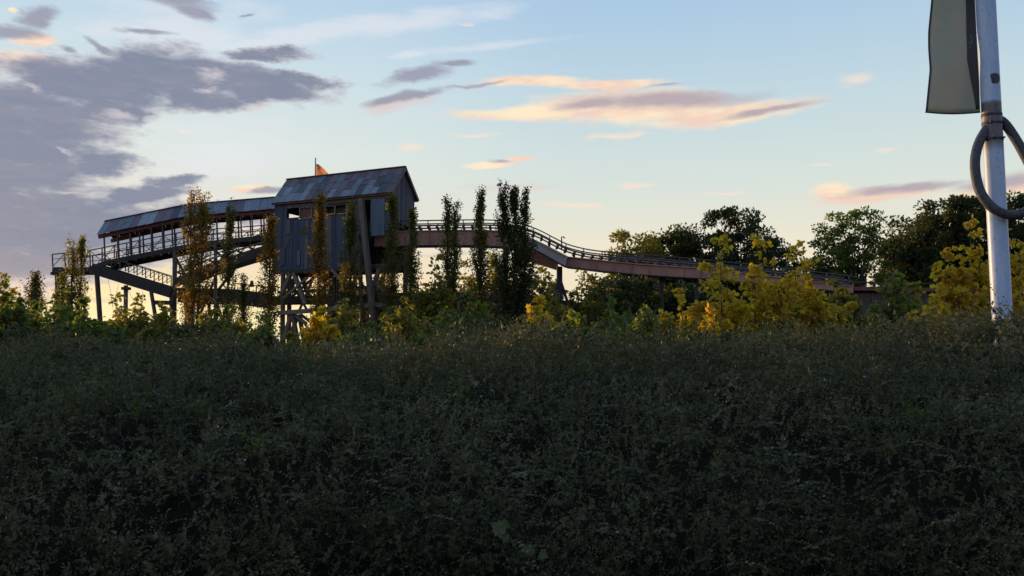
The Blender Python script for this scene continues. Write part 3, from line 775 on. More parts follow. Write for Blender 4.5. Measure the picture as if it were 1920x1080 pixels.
# ------------------------------------------------------------------ the raised track right of the house
track = thing('raised_track', P(1000, 470, 57), 'raised coaster track on pink box girders curving down to the right of the house', 'coaster track')
track.location.z = 0
def tY(x): return float(np.interp(x, [700, 945, 1075, 1335, 1600], [58.4, 56.5, 55.0, 52.0, 50.0]))
def girder(name, tops, bots, depth, mat, parent, Yf, flange=True):
    """Box girder with real thickness: front web traced from top and bottom edges, extruded away from us."""
    n = len(tops); V = []
    for (xt, yt), (xb, yb) in zip(tops, bots):
        a = P(xt, yt, Yf(xt)); b = P(xb, yb, Yf(xb)); V += [a, b, b + Vector((.1, depth, 0)), a + Vector((.1, depth, 0))]
    Fc = []
    for i in range(n - 1):
        for k in range(4): Fc.append((4 * i + k, 4 * i + (k + 1) % 4, 4 * i + 4 + (k + 1) % 4, 4 * i + 4 + k))
    Fc += [(3, 2, 1, 0), tuple(4 * (n - 1) + k for k in range(4))]
    o = mesh_obj(name, V, Fc, mat, parent)
    if flange:
        for i in range(n - 1):
            for j, dz in ((0, .0), (1, .0)):
                a, b = V[4 * i + j] + Vector((0, depth / 2, dz)), V[4 * i + 4 + j] + Vector((0, depth / 2, dz))
                bar('flange', a, b, depth + .16, .07, M['dark_steel'] if j else mat, parent)
    return o
g1t = [(702, 437), (748, 434), (845, 432), (910, 432), (948, 434), (990, 440)]; g1b = [(702, 463), (748, 461), (845, 460), (910, 461), (948, 463), (990, 470)]
girder('box_girder', g1t, g1b, .9, M['red_steel'], track, tY)
girder('box_girder', [(983, 440), (1020, 457), (1064, 480)], [(983, 458), (1016, 474), (1060, 499)], .9, M['grey_steel'], track, lambda x: tY(x) - .35)
girder('box_girder', [(1060, 481), (1130, 488), (1200, 495), (1262, 499), (1323, 503)], [(1062, 500), (1130, 508), (1200, 515), (1262, 519), (1331, 523)], .9, M['red_steel'], track, tY)
girder('box_girder', [(1323, 503), (1400, 512), (1470, 521), (1560, 531), (1600, 536)], [(1331, 523), (1400, 530), (1470, 536), (1560, 545), (1600, 549)], .9, M['red_steel'], track, tY)
girder('box_girder', [(965, 452), (1000, 466), (1045, 486)], [(965, 482), (1000, 492), (1045, 506)], .7, M['red_steel'], track, lambda x: tY(x) + 1.6, False)
# stiffener plates on the web
for x in np.linspace(760, 940, 5):
    yt = np.interp(x, [748, 845, 910, 948], [434, 432, 432, 434]); yb = np.interp(x, [748, 845, 910, 948], [461, 460, 461, 463])
    bar('stiffener', P(x, yt + 1, tY(x) - .03), P(x, yb - 1, tY(x) - .03), .05, .06, M['red_steel'], track)
for x in np.linspace(1085, 1315, 8):
    yt = np.interp(x, [1060, 1130, 1200, 1262, 1323], [481, 488, 495, 499, 503]); yb = np.interp(x, [1062, 1130, 1200, 1262, 1331], [500, 508, 515, 519, 523])
    bar('stiffener', P(x, yt + 1, tY(x) - .03), P(x, yb - 1, tY(x) - .03), .05, .06, M['red_steel'], track)
# rails and ties
rail_px = [(738, 424), (800, 423), (860, 422), (910, 422), (945, 424), (985, 431), (1012, 441), (1039, 455), (1067, 468), (1109, 478), (1160, 483), (1223, 488), (1323, 497), (1400, 505), (1480, 514), (1600, 528)]
rail = catmull([P(x, y, tY(x) + .1) for x, y in rail_px], 6)
GA = Vector((0, 1.25, 0))
tube('running_rail', rail, .06, M['rail'], track, 6)
tube('running_rail', [p + GA for p in rail], .06, M['rail'], track, 6)
hand = [p + Vector((0, -.1, .33 if p.x < P(985, 430, 56).x else .30)) for p in rail]
tube('guard_rail', hand, .045, M['walk_steel'], track, 6)
tube('guard_rail', [p + GA + Vector((0, .2, 0)) for p in hand], .045, M['walk_steel'], track, 6)
rs = resample(rail, .62)
for i, p in enumerate(rs):
    bar('track_tie', p + Vector((0, -.12, -.10)), p + GA + Vector((0, .12, -.10)), .16, .12, M['timber'], track)
    if i % 2 == 0:
        q = min(hand, key=lambda h: (h.x - p.x) ** 2)
        bar('rail_post', p + Vector((0, -.12, -.12)), Vector((p.x, p.y - .12, q.z)), .06, .06, M['walk_steel'], track)
        bar('rail_post', p + GA + Vector((0, .12, -.12)), Vector((p.x, p.y + GA.y + .12, q.z)), .06, .06, M['walk_steel'], track)
    if i % 3 == 0:   # brackets between the girder and the ties
        bar('bracket', p + Vector((0, .5, -.15)), p + Vector((0, .5, -.55)), .14, .3, M['dark_steel'], track)
for x, y, w in ((1049, 500, .4), (760, 462, .34), (948, 464, .36), (1308, 520, .36), (1240, 517, .3), (1452, 535, .36)):
    column(x, y, x, 640, tY(x) + .5, w, M['dark_steel'], track)
for x0, y0, x1, y1 in ((1049, 520, 1075, 600), (1049, 515, 1030, 600), (1300, 522, 1330, 600)):
    bar('column_brace', P(x0, y0, tY(x0) + .5), P(x1, y1, tY(x0) + .5), .18, .18, M['dark_steel'], track)
# lamp on the curve
lamp = thing('small_lamp_post', P(1053, 461, 57.5), 'tiny lamp post with a bent arm standing on the curve of the raised track', 'lamp post')
lb = Vector(lamp.location)
tube('post', [lb - Vector((0, 0, .3)), lb + Vector((0, 0, .62))], [.05, .04], M['dark_steel'], lamp, 8)
tube('arm', [lb + Vector((0, 0, .60)), lb + Vector((.1, 0, .64)), lb + Vector((.18, 0, .60))], .03, M['dark_steel'], lamp, 6)
bar('lamp_head', lb + Vector((.12, 0, .57)), lb + Vector((.24, 0, .55)), .12, .07, M['walk_steel'], lamp)
# dark station roof far right behind the trees
stn = thing('station_shed', P(1650, 545, 58), 'low dark shed with long flat roof behind the right hand trees', 'shed')
stn.location.z = 0
sA, sB = P(1555, 541, 56), P(1830, 545, 56)
for k in range(14):
    a = sA.lerp(sB, k / 14 + .002); b = sA.lerp(sB, (k + 1) / 14 - .002)
    bar('roof_sheet', a + Vector((0, 2, .1 + .01 * (k % 2))), b + Vector((0, 2, .1 + .01 * (k % 2))), 4.4, .06, M['sheet_dark'], stn)
    a.z -= .15; b.z -= .15
    m_ = (a + b) / 2
    bar('wall_board', Vector((m_.x, m_.y + .1, 0)), Vector((m_.x, m_.y + .1, m_.z - .1)), (b - a).length, .06, M['timber'], stn, up=(0, 1, 0))
bar('fascia', sA + Vector((0, -.25, .0)), sB + Vector((0, -.25, .0)), .06, .24, M['wall_red'], stn)
for x in (1560, 1600, 1640, 1680, 1720, 1760):
    p = P(x, 541, 55.7); bar('roof_strut', p, p + Vector((0, 0, .45)), .08, .08, M['timber'], stn)
bar('roof_rail', P(1556, 528, 55.7), P(1765, 532, 55.7), .1, .08, M['timber'], stn)

# ------------------------------------------------------------------ trees and bushes
def branch_mesh(name, segs, mat, parent, seg=5):
    """All limbs of one tree as one mesh; segs = list of (points, radii) relative to the parent."""
    V = []; Fc = []
    for pts, rad in segs:
        v, f = tube_geo(pts, rad, seg); k = len(V); V += v; Fc += [tuple(i + k for i in q) for q in f]
    me = bpy.data.meshes.new(name); me.from_pydata([tuple(v) for v in V], [], Fc)
    me.polygons.foreach_set('use_smooth', [True] * len(me.polygons)); me.update()
    return link(name, me, mat, parent)
def poplar(px, ptop, wpx, Y, label, mat='leaf_poplar', tips=1, n=6500, seed=1, base=.06, bare=0.0, ls=.145, group='columnar poplars in front of the ride'):
    g = np.random.default_rng(seed); tp = P(px, ptop, Y); Ht = tp.z; Rr = wpx * .60 / F * Y; n = int(n * 1.35)
    root = thing('poplar_tree', (tp.x, Y, 0), label, 'tree', group)
    segs = []; clusters = []
    for t in range(tips):
        ox = 0 if tips == 1 else (t - (tips - 1) / 2) * Rr * .48
        hh = Ht * (1 - .03 * t * g.uniform(.3, 1))
        tr = [Vector((ox * min(1, z * 1.5) + g.normal() * .02, g.normal() * .03, hh * z)) for z in np.linspace(0, .97, 9)]
        segs.append((tr, list(np.linspace(.13, .012, 9))))
        nb = int(80 / tips + 20)
        for i in range(nb):
            f = g.uniform(base, .93) ** .9; an = g.uniform(0, 2 * math.pi)
            env = math.sin(min(1, (1 - f) * .95 + .08) * math.pi / 2) * (0.72 + .28 * g.random())
            z0 = hh * f; Lb = (1.0 + 1.1 * (1 - f)) * g.uniform(.6, 1.3)
            rr = Rr * env * g.uniform(.35, 1.0) / (1 if tips == 1 else 1.05)
            pts = []
            for s_ in np.linspace(0, 1, 5):
                pts.append(Vector((ox * min(1, f * 1.5) + rr * s_ ** .65 * math.cos(an), rr * s_ ** .65 * math.sin(an), min(hh * 1.0, z0 + Lb * s_))))
            segs.append((pts, [.03, .02, .014, .009, .004]))
            for s_ in np.linspace(.15, 1.0, 6):
                j = min(3, int(s_ * 4)); p = pts[j].lerp(pts[j + 1], s_ * 4 - j) if j < 4 else pts[4]
                if bare and g.random() < bare * (1 if p.z > .5 * hh else .3): continue
                clusters.append((p, .07 + .11 * (1 - f) * g.uniform(.5, 1.2)))
        clusters.append((tr[-1], .05)); clusters.append((tr[-2], .07))
    cl = np.array([tuple(c[0]) for c in clusters]); sg = np.array([c[1] for c in clusters])
    idx = g.integers(0, len(cl), n)
    Cn = cl[idx] + g.normal(size=(n, 3)) * sg[idx][:, None] * np.array([1.0, 1.0, 1.9])
    D = g.normal(size=(n, 3)) * [.8, .8, .6] + [0, 0, .25]
    crnd = g.random(len(cl)); rn = np.clip(.55 * crnd[idx] + .45 * g.random(n), 0, 1)
    branch_mesh('trunk', segs, M['bark'], root)
    leaf_obj('crown', Cn, D, g.uniform(.6, 1.25, n) * ls, rn, mat, root, 'diamond', seed)
    return root

def broad(name, px, ptop, wpx, Y, label, mat, cat='tree', n=9000, seed=1, ls=.16, clumps=70, csig=.30, low=.15, shape='diamond', stems=1, flat=1.0, group=None, yd=.8, top_noise=.22, hang=0.0, bot=None):
    """Tree or bush: stems fork into limbs whose twigs end in clumps of leaves with gaps between them."""
    g = np.random.default_rng(seed); tp = P(px, ptop, Y); Ht = tp.z; Rx = wpx / 2 / F * Y
    root = thing(name, (tp.x, Y, 0), label, cat, group)
    zb = Ht * low if bot is None else max(.1, P(px, bot, Y).z); Hc = Ht - zb
    cen = []
    nl = 7     # lobes give the crown its uneven outline
    lobes = [(g.uniform(-.6, .6) * Rx, g.uniform(-.5, .5) * Rx * yd, zb + Hc * g.uniform(.35, .78), g.uniform(.38, .6)) for _ in range(nl)]
    lobes.append((g.uniform(-.15, .15) * Rx, 0, zb + Hc * .66, .5)); lobes.append((0, 0, zb + Hc * .4, .8)); lobes.append((-.3 * Rx, 0, zb + Hc * .2, .6)); lobes.append((.3 * Rx, 0, zb + Hc * .2, .6))
    tries = 0
    while len(cen) < clumps and tries < clumps * 60:
        tries += 1
        lx, ly, lz, lr = lobes[g.integers(len(lobes))]
        d = g.normal(size=3); d /= np.linalg.norm(d); r = g.uniform(.35, 1.0) ** .5
        p = np.array([lx + d[0] * r * lr * Rx, ly + d[1] * r * lr * Rx * yd, lz + d[2] * r * lr * Hc * .62])
        if abs(p[0]) > Rx * 1.02 or p[2] > Ht - csig * .8 + g.normal() * top_noise * csig or p[2] < zb * .7: continue
        cen.append(p)
    cen = np.array(cen)
    cz = np.sort(cen[:, 2])[-max(2, len(cen) // 22)]; f_ = (Ht - csig * 1.0 - zb) / (cz - zb)
    cen[:, 2] = np.minimum(zb + (cen[:, 2] - zb) * np.where(cen[:, 2] > zb, f_, 1), Ht - csig * g.uniform(.6, 1.4, len(cen)))
    segs = []
    bases = [Vector((g.normal() * Rx * .18 * (stems > 1), g.normal() * Rx * .15 * (stems > 1), 0)) for _ in range(stems)]
    tr = .018 * Ht + .02
    for b in bases:
        t1 = Vector((b.x * 1.4 + g.normal() * .05, b.y * 1.4, zb + Hc * .22)); t2 = Vector((b.x * 1.8 + g.normal() * .15 * Rx, b.y * 1.8, zb + Hc * .72))
        k = 1 / math.sqrt(stems)
        segs.append(([b, b.lerp(t1, .5) + Vector((g.normal() * .05, 0, 0)), t1, t1.lerp(t2, .5) + Vector((g.normal() * .08, 0, 0)), t2], [tr * k, tr * .85 * k, tr * .7 * k, tr * .4 * k, tr * .12 * k]))
    for i in range(len(cen)):
        c = Vector(cen[i]); b = bases[g.integers(stems)]; f = np.clip((c.z - zb) / Hc, .1, .8) * g.uniform(.35, .75)
        s0 = b.lerp(Vector((b.x * 1.6, b.y * 1.6, zb + Hc * .8)), f * .9 + .05)
        m_ = s0.lerp(c, .55) + Vector((g.normal() * .06, g.normal() * .06, .06 * Hc))
        segs.append(([s0, m_, c], [tr * .22 / math.sqrt(stems) + .004, tr * .12 + .003, .004]))
    sg = csig * g.uniform(.55, 1.25, len(cen))
    idx = g.integers(0, len(cen), n)
    off = g.normal(size=(n, 3)); off /= np.linalg.norm(off, axis=1, keepdims=True); off *= (g.random(n) ** .45)[:, None] * 1.35
    Cn = cen[idx] + off * sg[idx][:, None] * np.array([1.15, 1.0, .75 * flat])
    D = off * .7 + g.normal(size=(n, 3)) * .6 + [0, 0, .1 - hang]
    crnd = g.random(len(cen)); rn = np.clip(.5 * crnd[idx] + .5 * g.random(n), 0, 1)
    branch_mesh('trunk' if cat == 'tree' else 'stems', segs, M['bark'], root, 4)
    leaf_obj('crown' if cat == 'tree' else 'foliage', Cn, D, g.uniform(.6, 1.25, n) * ls, rn, mat, root, shape, seed)
    return root

def shooty(name, px, ptop, wpx, Y, label, mat, cat='tree', nst=9, twigs=16, per=9, seed=1, ls=.15, group=None, shape='lobed', low=.1, up=.7, tl=1.0):
    """Airy plant: stems fan out from the ground, side shoots carry the leaves, sky shows between."""
    g = np.random.default_rng(seed); tp = P(px, ptop, Y); Ht = tp.z; Rx = wpx / 2 / F * Y
    root = thing(name, (tp.x, Y, 0), label, cat, group)
    segs = []; Cs = []; Ds = []; Rn = []
    for i in range(nst):
        u = g.uniform(-1, 1) if i else 0.0; v = g.uniform(-1, 1)
        hh = Ht * (1 if i == 0 else g.uniform(.55, .97) * (1 - .28 * abs(u)))
        b = Vector((g.normal() * .06 * Rx, g.normal() * .06 * Rx, 0)); tip = Vector((u * Rx * .8, v * Rx * .6, hh))
        m1 = Vector((b.x + u * Rx * .25, b.y + v * Rx * .2, hh * .35)); m2 = Vector((u * Rx * .6 + g.normal() * .06, v * Rx * .45, hh * .7))
        path = catmull([b, m1, m2, tip], 5); npth = len(path)
        r0 = .008 * Ht + .008
        segs.append((path, list(np.linspace(r0, .004, npth))))
        srn = g.random()
        for k in range(twigs):
            f = low + (1 - low) * ((k + g.random()) / twigs) ** .85; j = min(npth - 2, int(f * (npth - 1))); p = path[j].lerp(path[j + 1], f * (npth - 1) - j)
            an = g.uniform(0, 2 * math.pi); L = tl * (.10 + .34 * (1 - f) ** .7) * g.uniform(.5, 1.3) * (Ht * .22 + .25)
            d = Vector((math.cos(an), math.sin(an), g.uniform(.2, 1.0) * up + .1)).normalized()
            e = p + d * L + Vector((0, 0, -.05 * L)); mid = p + d * L * .5 + Vector((0, 0, .05 * L))
            segs.append(([p, mid, e], [r0 * .25, r0 * .15, .003]))
            for q in range(per):
                t = .25 + .8 * (q + g.random()) / per
                c = p.lerp(e, min(t, 1.02))
                Cs.append((c.x + g.normal() * ls * .28, c.y + g.normal() * ls * .28, c.z + g.normal() * ls * .28))
                Ds.append((d.x * .5 + g.normal() * .7, d.y * .5 + g.normal() * .7, g.normal() * .5 - .15)); Rn.append(.35 * srn + .25 * (k % 5) / 5 + .4 * g.random())
        for q in range(6):
            Cs.append((tip.x + g.normal() * ls * .3, tip.y + g.normal() * ls * .3, tip.z - g.random() * ls)); Ds.append((g.normal(), g.normal(), .6)); Rn.append(g.random())
    branch_mesh('trunk' if cat == 'tree' else 'stems', segs, M['bark'], root, 4)
    Cs = np.array(Cs); leaf_obj('crown' if cat == 'tree' else 'foliage', Cs, np.array(Ds), g.uniform(.6, 1.25, len(Cs)) * ls, np.array(Rn), mat, root, shape, seed)
    return root

# poplars
pop = [
 (146, 446, 58, 55, 'ragged poplar beside the left end platform of the walkway', 'leaf_olive', 2, 5200, 21, .06, .35),
 (66, 517, 62, 50, 'short feathery poplar left of the first support column', 'leaf_poplar', 1, 3200, 22, .06, .3),
 (372, 349, 82, 54, 'tallest amber poplar in front of the covered walkway roof', 'leaf_amber', 2, 7600, 23, .04, .15),
 (432, 377, 56, 55, 'thin amber poplar just right of the tallest walkway poplar', 'leaf_poplar', 1, 3800, 24, .04, .3),
 (508, 412, 58, 54, 'amber poplar at the left corner of the mine house', 'leaf_amber', 1, 5600, 25, .04, .1),
 (601, 371, 60, 52, 'poplar covering the left half of the house front, golden at its foot', 'leaf_amber', 1, 6200, 26, .04, .05),
 (659, 384, 60, 53, 'darker poplar before the middle of the house front', 'leaf_poplar', 1, 5200, 27, .04, .1),
 (736, 372, 56, 53, 'poplar rising along the right front corner of the house', 'leaf_poplar', 1, 6000, 28, .04, .05),
 (774, 399, 46, 52, 'slim poplar just right of the house gable', 'leaf_poplar', 1, 4600, 29, .04, .15),
 (846, 373, 50, 51, 'twin tipped poplar crossing the raised pink girder', 'leaf_poplar', 2, 5600, 30, .04, .15),
 (900, 357, 50, 51, 'pointed single poplar between twin tipped poplar and the broadest one', 'leaf_poplar', 1, 6000, 31, .04, .1),
 (965, 346, 72, 50, 'broadest dark poplar where the raised track starts to curve down', 'leaf_dark', 3, 17000, 32, .04, 0),
]
for px, pt, w, Y, lab, mt, tips, n, sd_, bs, bare in pop:
    poplar(px, pt, w, Y, lab, mt, tips, n, sd_, bs, bare)
poplar(458, 520, 50, 56, 'small half bare poplar under the lift track', 'leaf_poplar', 1, 1500, 41, .05, .45)
poplar(118, 520, 46, 56, 'low thin poplar close behind the first support column', 'leaf_olive', 1, 2200, 42, .05, .3)

# trees behind on the right
far = [
 (1195, 434, 130, 72, 'low rounded dark tree at the left end of the right hand tree row', 'leaf_olive', 7500, 51, .30, 70, .62),
 (1290, 428, 150, 75, 'wide flat topped dark tree between the low rounded tree and the tall oak', 'leaf_dark', 10000, 52, .30, 90, .66),
 (1386, 389, 130, 70, 'tall dark oak with knobbly top behind the yellow maple', 'leaf_dark', 11000, 53, .28, 90, .55),
 (1455, 445, 110, 66, 'small dark tree filling in right of the tall oak', 'leaf_dark', 7000, 54, .26, 60, .5),
 (1240, 446, 130, 74, 'dark tree bridging the low rounded tree and the flat topped tree', 'leaf_dark', 9000, 151, .30, 80, .62),
 (1340, 436, 120, 73, 'dark tree tucked against the left side of the tall oak', 'leaf_dark', 8000, 152, .30, 70, .6),
 (1505, 490, 120, 62, 'low dark tree between the tall oak and the feathery tree', 'leaf_dark', 7000, 153, .26, 70, .5),
 (1665, 446, 120, 66, 'dark tree leaning against the right side of the feathery tree', 'leaf_dark', 7500, 154, .28, 70, .5),
 (1735, 404, 130, 66, 'dark tree on the left shoulder of the big domed tree', 'leaf_dark', 9000, 155, .28, 80, .55),
 (1865, 372, 150, 64, 'dark tree directly behind the pole', 'leaf_dark', 10000, 156, .28, 90, .55),
 (1600, 396, 190, 60, 'feathery grey green tree standing alone against the pale sky', 'leaf_green', 10000, 55, .24, 120, .36),
 (1705, 424, 130, 64, 'lower dark tree between the feathery tree and the big right hand tree', 'leaf_dark', 8000, 56, .26, 80, .5),
 (1795, 366, 190, 62, 'big dark tree left of the pole with the broad domed top', 'leaf_dark', 15000, 57, .27, 120, .55),
 (1925, 362, 150, 60, 'dark tree right of the pole cut by the picture edge', 'leaf_dark', 10000, 58, .27, 90, .55),
]
for px, pt, w, Y, lab, mt, n, sd_, ls, cl, cs in far:
    broad('broadleaf_tree', px, pt, w, Y, lab, mt, n=int(n * 1.5), seed=sd_, ls=ls, clumps=int(cl * 1.5), csig=cs * .95, low=.12, group='trees behind the ride on the right')
# unseen trees added beyond the left edge to keep the sun off the hedge
for k, (x_, y_, h_, w_) in enumerate([(-23, 22, 6.6, 7), (-29, 27, 7.5, 8), (-36, 33, 8, 9), (-30, 37, 7, 8), (-44, 40, 9, 10), (-19, 15, 5.5, 6)]):
    pxx = 960 + F * x_ / y_; pt_ = HOR - F * (h_ - EYE) / y_
    broad('broadleaf_tree', pxx, pt_, w_ / y_ * F, y_, ['nearest', 'second', 'third', 'fourth', 'fifth', 'closest low'][k] + ' unseen tree added beyond the left picture edge for shade', 'leaf_dark', n=9000, seed=300 + k, ls=.24, clumps=110, csig=.6, low=.05, group='added shade trees on the left')
# yellow maples in the low sun
for px, pt, w, Y, lab, n, sd_, cl in [
 (1352, 446, 62, 25, 'slender yellow maple with a thin leaning top at the end of the pink girder', 1500, 61, 26),
 (1425, 440, 90, 26, 'tallest and brightest yellow maple of the cluster hiding the pink girder', 2300, 62, 40),
 (1484, 462, 74, 27, 'yellow green maple right of the brightest maple', 1700, 65, 30),
 (1536, 486, 70, 27, 'short yellow maple at the right end of the maple cluster', 1500, 66, 28),
 (1768, 470, 76, 22, 'low open yellow maple left of the tall pole side maple', 1500, 67, 26),
 (1822, 412, 80, 22, 'tall yellow maple directly left of the pole', 2400, 63, 40),
 (1905, 426, 84, 23, 'yellow maple right of the pole at the picture edge', 2100, 64, 38)]:
    shooty('yellow_maple', px, pt, w * 1.9, Y, lab, 'leaf_yellow', nst=int(8 + cl * .22), twigs=20, per=12, seed=sd_, ls=.145, tl=1.45, up=.5, group='yellow maples')
# bushes between the hedge and the ride
bl = [
 (20, 548, 130, 34, 'green bush at the left edge with sky showing through', 'leaf_green', 3800, 71, 3),
 (-10, 618, 150, 19, 'broad dark green bush filling the lower left edge', 'leaf_under', 4600, 110, 4),
 (110, 640, 170, 18, 'dark green bush low in front of the first support column', 'leaf_under', 5200, 111, 4),
 (250, 660, 150, 17, 'low dark bush closing the bottom of the bright sky gap', 'leaf_under', 4200, 112, 4),
 (700, 656, 150, 18, 'dark green bush low between leaning post and golden bush', 'leaf_under', 4600, 113, 4),
 (900, 642, 150, 18, 'dark green bush low below the pointed and broadest poplars', 'leaf_under', 4600, 114, 4),
 (1120, 632, 170, 17, 'broad green bush low under the airy leafy tree', 'leaf_under', 5000, 115, 4),
 (1380, 628, 170, 17, 'dark green bush low before the brightest yellow maple', 'leaf_under', 5000, 116, 4),
 (1500, 560, 120, 30, 'shaded olive bush filling in below the short yellow maple', 'leaf_olive', 3200, 117, 3),
 (1640, 620, 180, 16, 'broad green bush low in front of the shed', 'leaf_under', 5200, 118, 4),
 (1820, 600, 150, 14, 'dark leafy bush low to the left of the pole foot', 'leaf_under', 5000, 119, 4),
 (12, 530, 60, 46, 'small pinkish brown tree top at the extreme left edge', 'leaf_olive', 1500, 70, 2),
 (95, 560, 120, 36, 'green bush in front of the first support column', 'leaf_green', 3600, 72, 3),
 (160, 575, 120, 30, 'bush left of the bright sky gap under the ramp', 'leaf_green', 3600, 73, 3),
 (208, 565, 90, 44, 'open twiggy bush in the bright gap under the ramp', 'leaf_olive', 1100, 74, 4),
 (270, 572, 110, 42, 'sparse bush right of the central ramp column', 'leaf_olive', 1500, 75, 4),
 (345, 612, 90, 20, 'dark rounded bush below the tallest walkway poplar', 'leaf_dark', 3000, 76, 4),
 (395, 595, 90, 30, 'olive gold bush right of the dark rounded bush', 'leaf_olive', 3200, 77, 3),
 (470, 640, 80, 26, 'low green bush in front of the sky gap left of the house stilts', 'leaf_green', 1900, 78, 3),
 (600, 590, 80, 28, 'golden bush at the foot of the house poplar', 'leaf_yellow', 2400, 79, 3),
 (665, 625, 110, 26, 'green bush around the foot of the leaning post', 'leaf_green', 3200, 80, 3),
 (760, 575, 100, 34, 'olive bush right of the leaning post', 'leaf_olive', 3400, 81, 3),
 (815, 492, 60, 46, 'airy light tree behind the slim poplar under the pink girder', 'leaf_olive', 1500, 82, 2),
 (835, 600, 120, 27, 'mid green bush below the twin tipped poplar', 'leaf_green', 3800, 83, 3),
 (925, 600, 90, 30, 'dark bush below the pointed poplar', 'leaf_dark', 3200, 84, 3),
 (1008, 575, 70, 30, 'yellow bush right of the broadest poplar foot', 'leaf_yellow', 2000, 85, 3),
 (1090, 505, 160, 60, 'open leafy tree hanging below the curve of the raised track', 'leaf_olive', 4200, 86, 3),
 (1075, 600, 140, 26, 'green bush below the curve of the raised track', 'leaf_green', 4200, 87, 3),
 (1180, 520, 120, 50, 'dark tree below the first part of the sloping girder', 'leaf_dark', 5500, 88, 2),
 (1210, 590, 120, 24, 'bluish green bush left of the yellow sapling', 'leaf_green', 4200, 89, 3),
 (1275, 555, 80, 27, 'yellow sapling below the sloping girder', 'leaf_yellow', 2000, 90, 2),
 (1330, 595, 130, 22, 'lime green bush below the bright yellow maple', 'leaf_yellow', 3000, 91, 3),
 (1445, 600, 150, 22, 'olive bush right of the lime green bush', 'leaf_olive', 4200, 92, 3),
 (1580, 535, 120, 28, 'yellow green bush below the lone feathery tree', 'leaf_olive', 3600, 93, 3),
 (1668, 530, 130, 28, 'green bush in front of the dark shed', 'leaf_green', 3200, 94, 3),
 (1760, 570, 130, 21, 'golden olive bush left of the pole foot', 'leaf_yellow', 3000, 95, 3),
 (1900, 585, 130, 18, 'green bush behind and right of the pole foot', 'leaf_green', 3600, 96, 3),
 (705, 515, 90, 66, 'dark leafy tree behind the house stilts on the right', 'leaf_olive', 2600, 120, 3),
 (872, 505, 90, 66, 'open olive tree behind the girder between twin tipped and pointed poplar', 'leaf_olive', 2600, 121, 3),
 (925, 492, 90, 64, 'tawny leafy tree showing left of the broadest poplar', 'leaf_olive', 2600, 122, 3),
 (1015, 500, 100, 62, 'olive tree right behind the broadest poplar', 'leaf_olive', 3000, 123, 3),
 (1120, 520, 120, 64, 'dark tree under the middle of the sloping girder', 'leaf_dark', 4200, 124, 3),
 (790, 560, 110, 58, 'dark low tree under the left part of the pink girder', 'leaf_dark', 3200, 125, 3),
 (960, 560, 130, 58, 'dark low tree behind the foot of the broadest poplar', 'leaf_dark', 3600, 126, 3),
 (1270, 530, 120, 58, 'dark tree filling the shade below the right part of the sloping girder', 'leaf_dark', 4600, 127, 3),
 (1400, 545, 140, 52, 'dark tree in the shade behind the brightest yellow maple', 'leaf_dark', 4600, 128, 3),
 (40, 575, 90, 30, 'leggy green bush with tall shoots at far left', 'leaf_green', 2600, 129, 3),
 (310, 590, 80, 36, 'olive bush beneath the right end of the ramp', 'leaf_olive', 2400, 130, 3),
 (430, 585, 90, 38, 'tawny green bush right of the olive gold bush', 'leaf_olive', 2600, 131, 3),
 (500, 606, 70, 36, 'narrow green bush at the foot of the left corner poplar', 'leaf_green', 2000, 132, 3),
 (640, 575, 90, 40, 'olive bush under the house between the two house poplars', 'leaf_olive', 2600, 133, 3),
 (725, 590, 90, 38, 'green bush right of the leaning post', 'leaf_green', 2600, 134, 3),
 (880, 560, 100, 40, 'green bush below the girder between twin tipped and pointed poplars', 'leaf_green', 3000, 135, 3),
 (1035, 560, 100, 40, 'olive bush beside the girder column right of the broadest poplar', 'leaf_olive', 3000, 136, 3),
 (1150, 570, 120, 34, 'mixed green bush beneath the sloping girder', 'leaf_green', 3400, 137, 3),
 (1715, 545, 100, 30, 'olive gold bush at the right end of the shed', 'leaf_olive', 2800, 138, 3),
 (545, 640, 70, 27, 'low olive bush at the left foot of the house stilts', 'leaf_olive', 1600, 97, 3),
]
for px, pt, w, Y, lab, mt, n, sd_, st in bl:
    big = lab.find('tree') >= 0
    k = Y / 30
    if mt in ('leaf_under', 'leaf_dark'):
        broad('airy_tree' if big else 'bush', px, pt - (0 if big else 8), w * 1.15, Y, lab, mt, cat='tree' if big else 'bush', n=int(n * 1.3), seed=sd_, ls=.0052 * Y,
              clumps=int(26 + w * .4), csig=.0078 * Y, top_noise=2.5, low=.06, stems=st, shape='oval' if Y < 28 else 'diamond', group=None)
    else:
        dense = n / w / 30
        shooty('airy_tree' if big else 'bush', px, pt - 14, w * 1.4, Y, lab, mt, cat='tree' if big else 'bush', tl=1.3, nst=int(12 + 15 * dense), twigs=20, per=9, seed=sd_, ls=.0057 * Y, shape='lobed' if Y < 32 else 'oval', low=.12)
# rough undergrowth between, nobody could count it
g = np.random.default_rng(5)
nc = 4200; per = 34
pxv = g.uniform(-160, 2080, nc); Yv = np.where(g.random(nc) < .6, g.uniform(12.6, 19, nc), g.uniform(19, 44, nc))
def und_top(pxv, Yv):
    t = 650 + 14 * np.sin(pxv * .023 + 2) + 9 * np.sin(pxv * .013) + 7 * np.sin(pxv * .041 + 1) + 8 * np.sin(pxv * .09 + Yv * .7)
    t = t - 16 * np.clip((pxv - 650) / 400, 0, 1) - 8 * np.clip((pxv - 1400) / 400, 0, 1) + 14 * np.exp(-((pxv - 500) / 90.) ** 2) + 8 * np.exp(-((pxv - 250) / 60.) ** 2)
    return t + np.where(Yv < 22, 10 + (22 - np.minimum(Yv, 22)) * 4.5, 0)
zt = EYE + (HOR - und_top(pxv, Yv)) / F * Yv
cx = (pxv - 960) / F * Yv; cz_ = zt - (g.random(nc) ** 1.7) * .9
crn = g.random(nc)
idx = np.repeat(np.arange(nc), per); n = nc * per
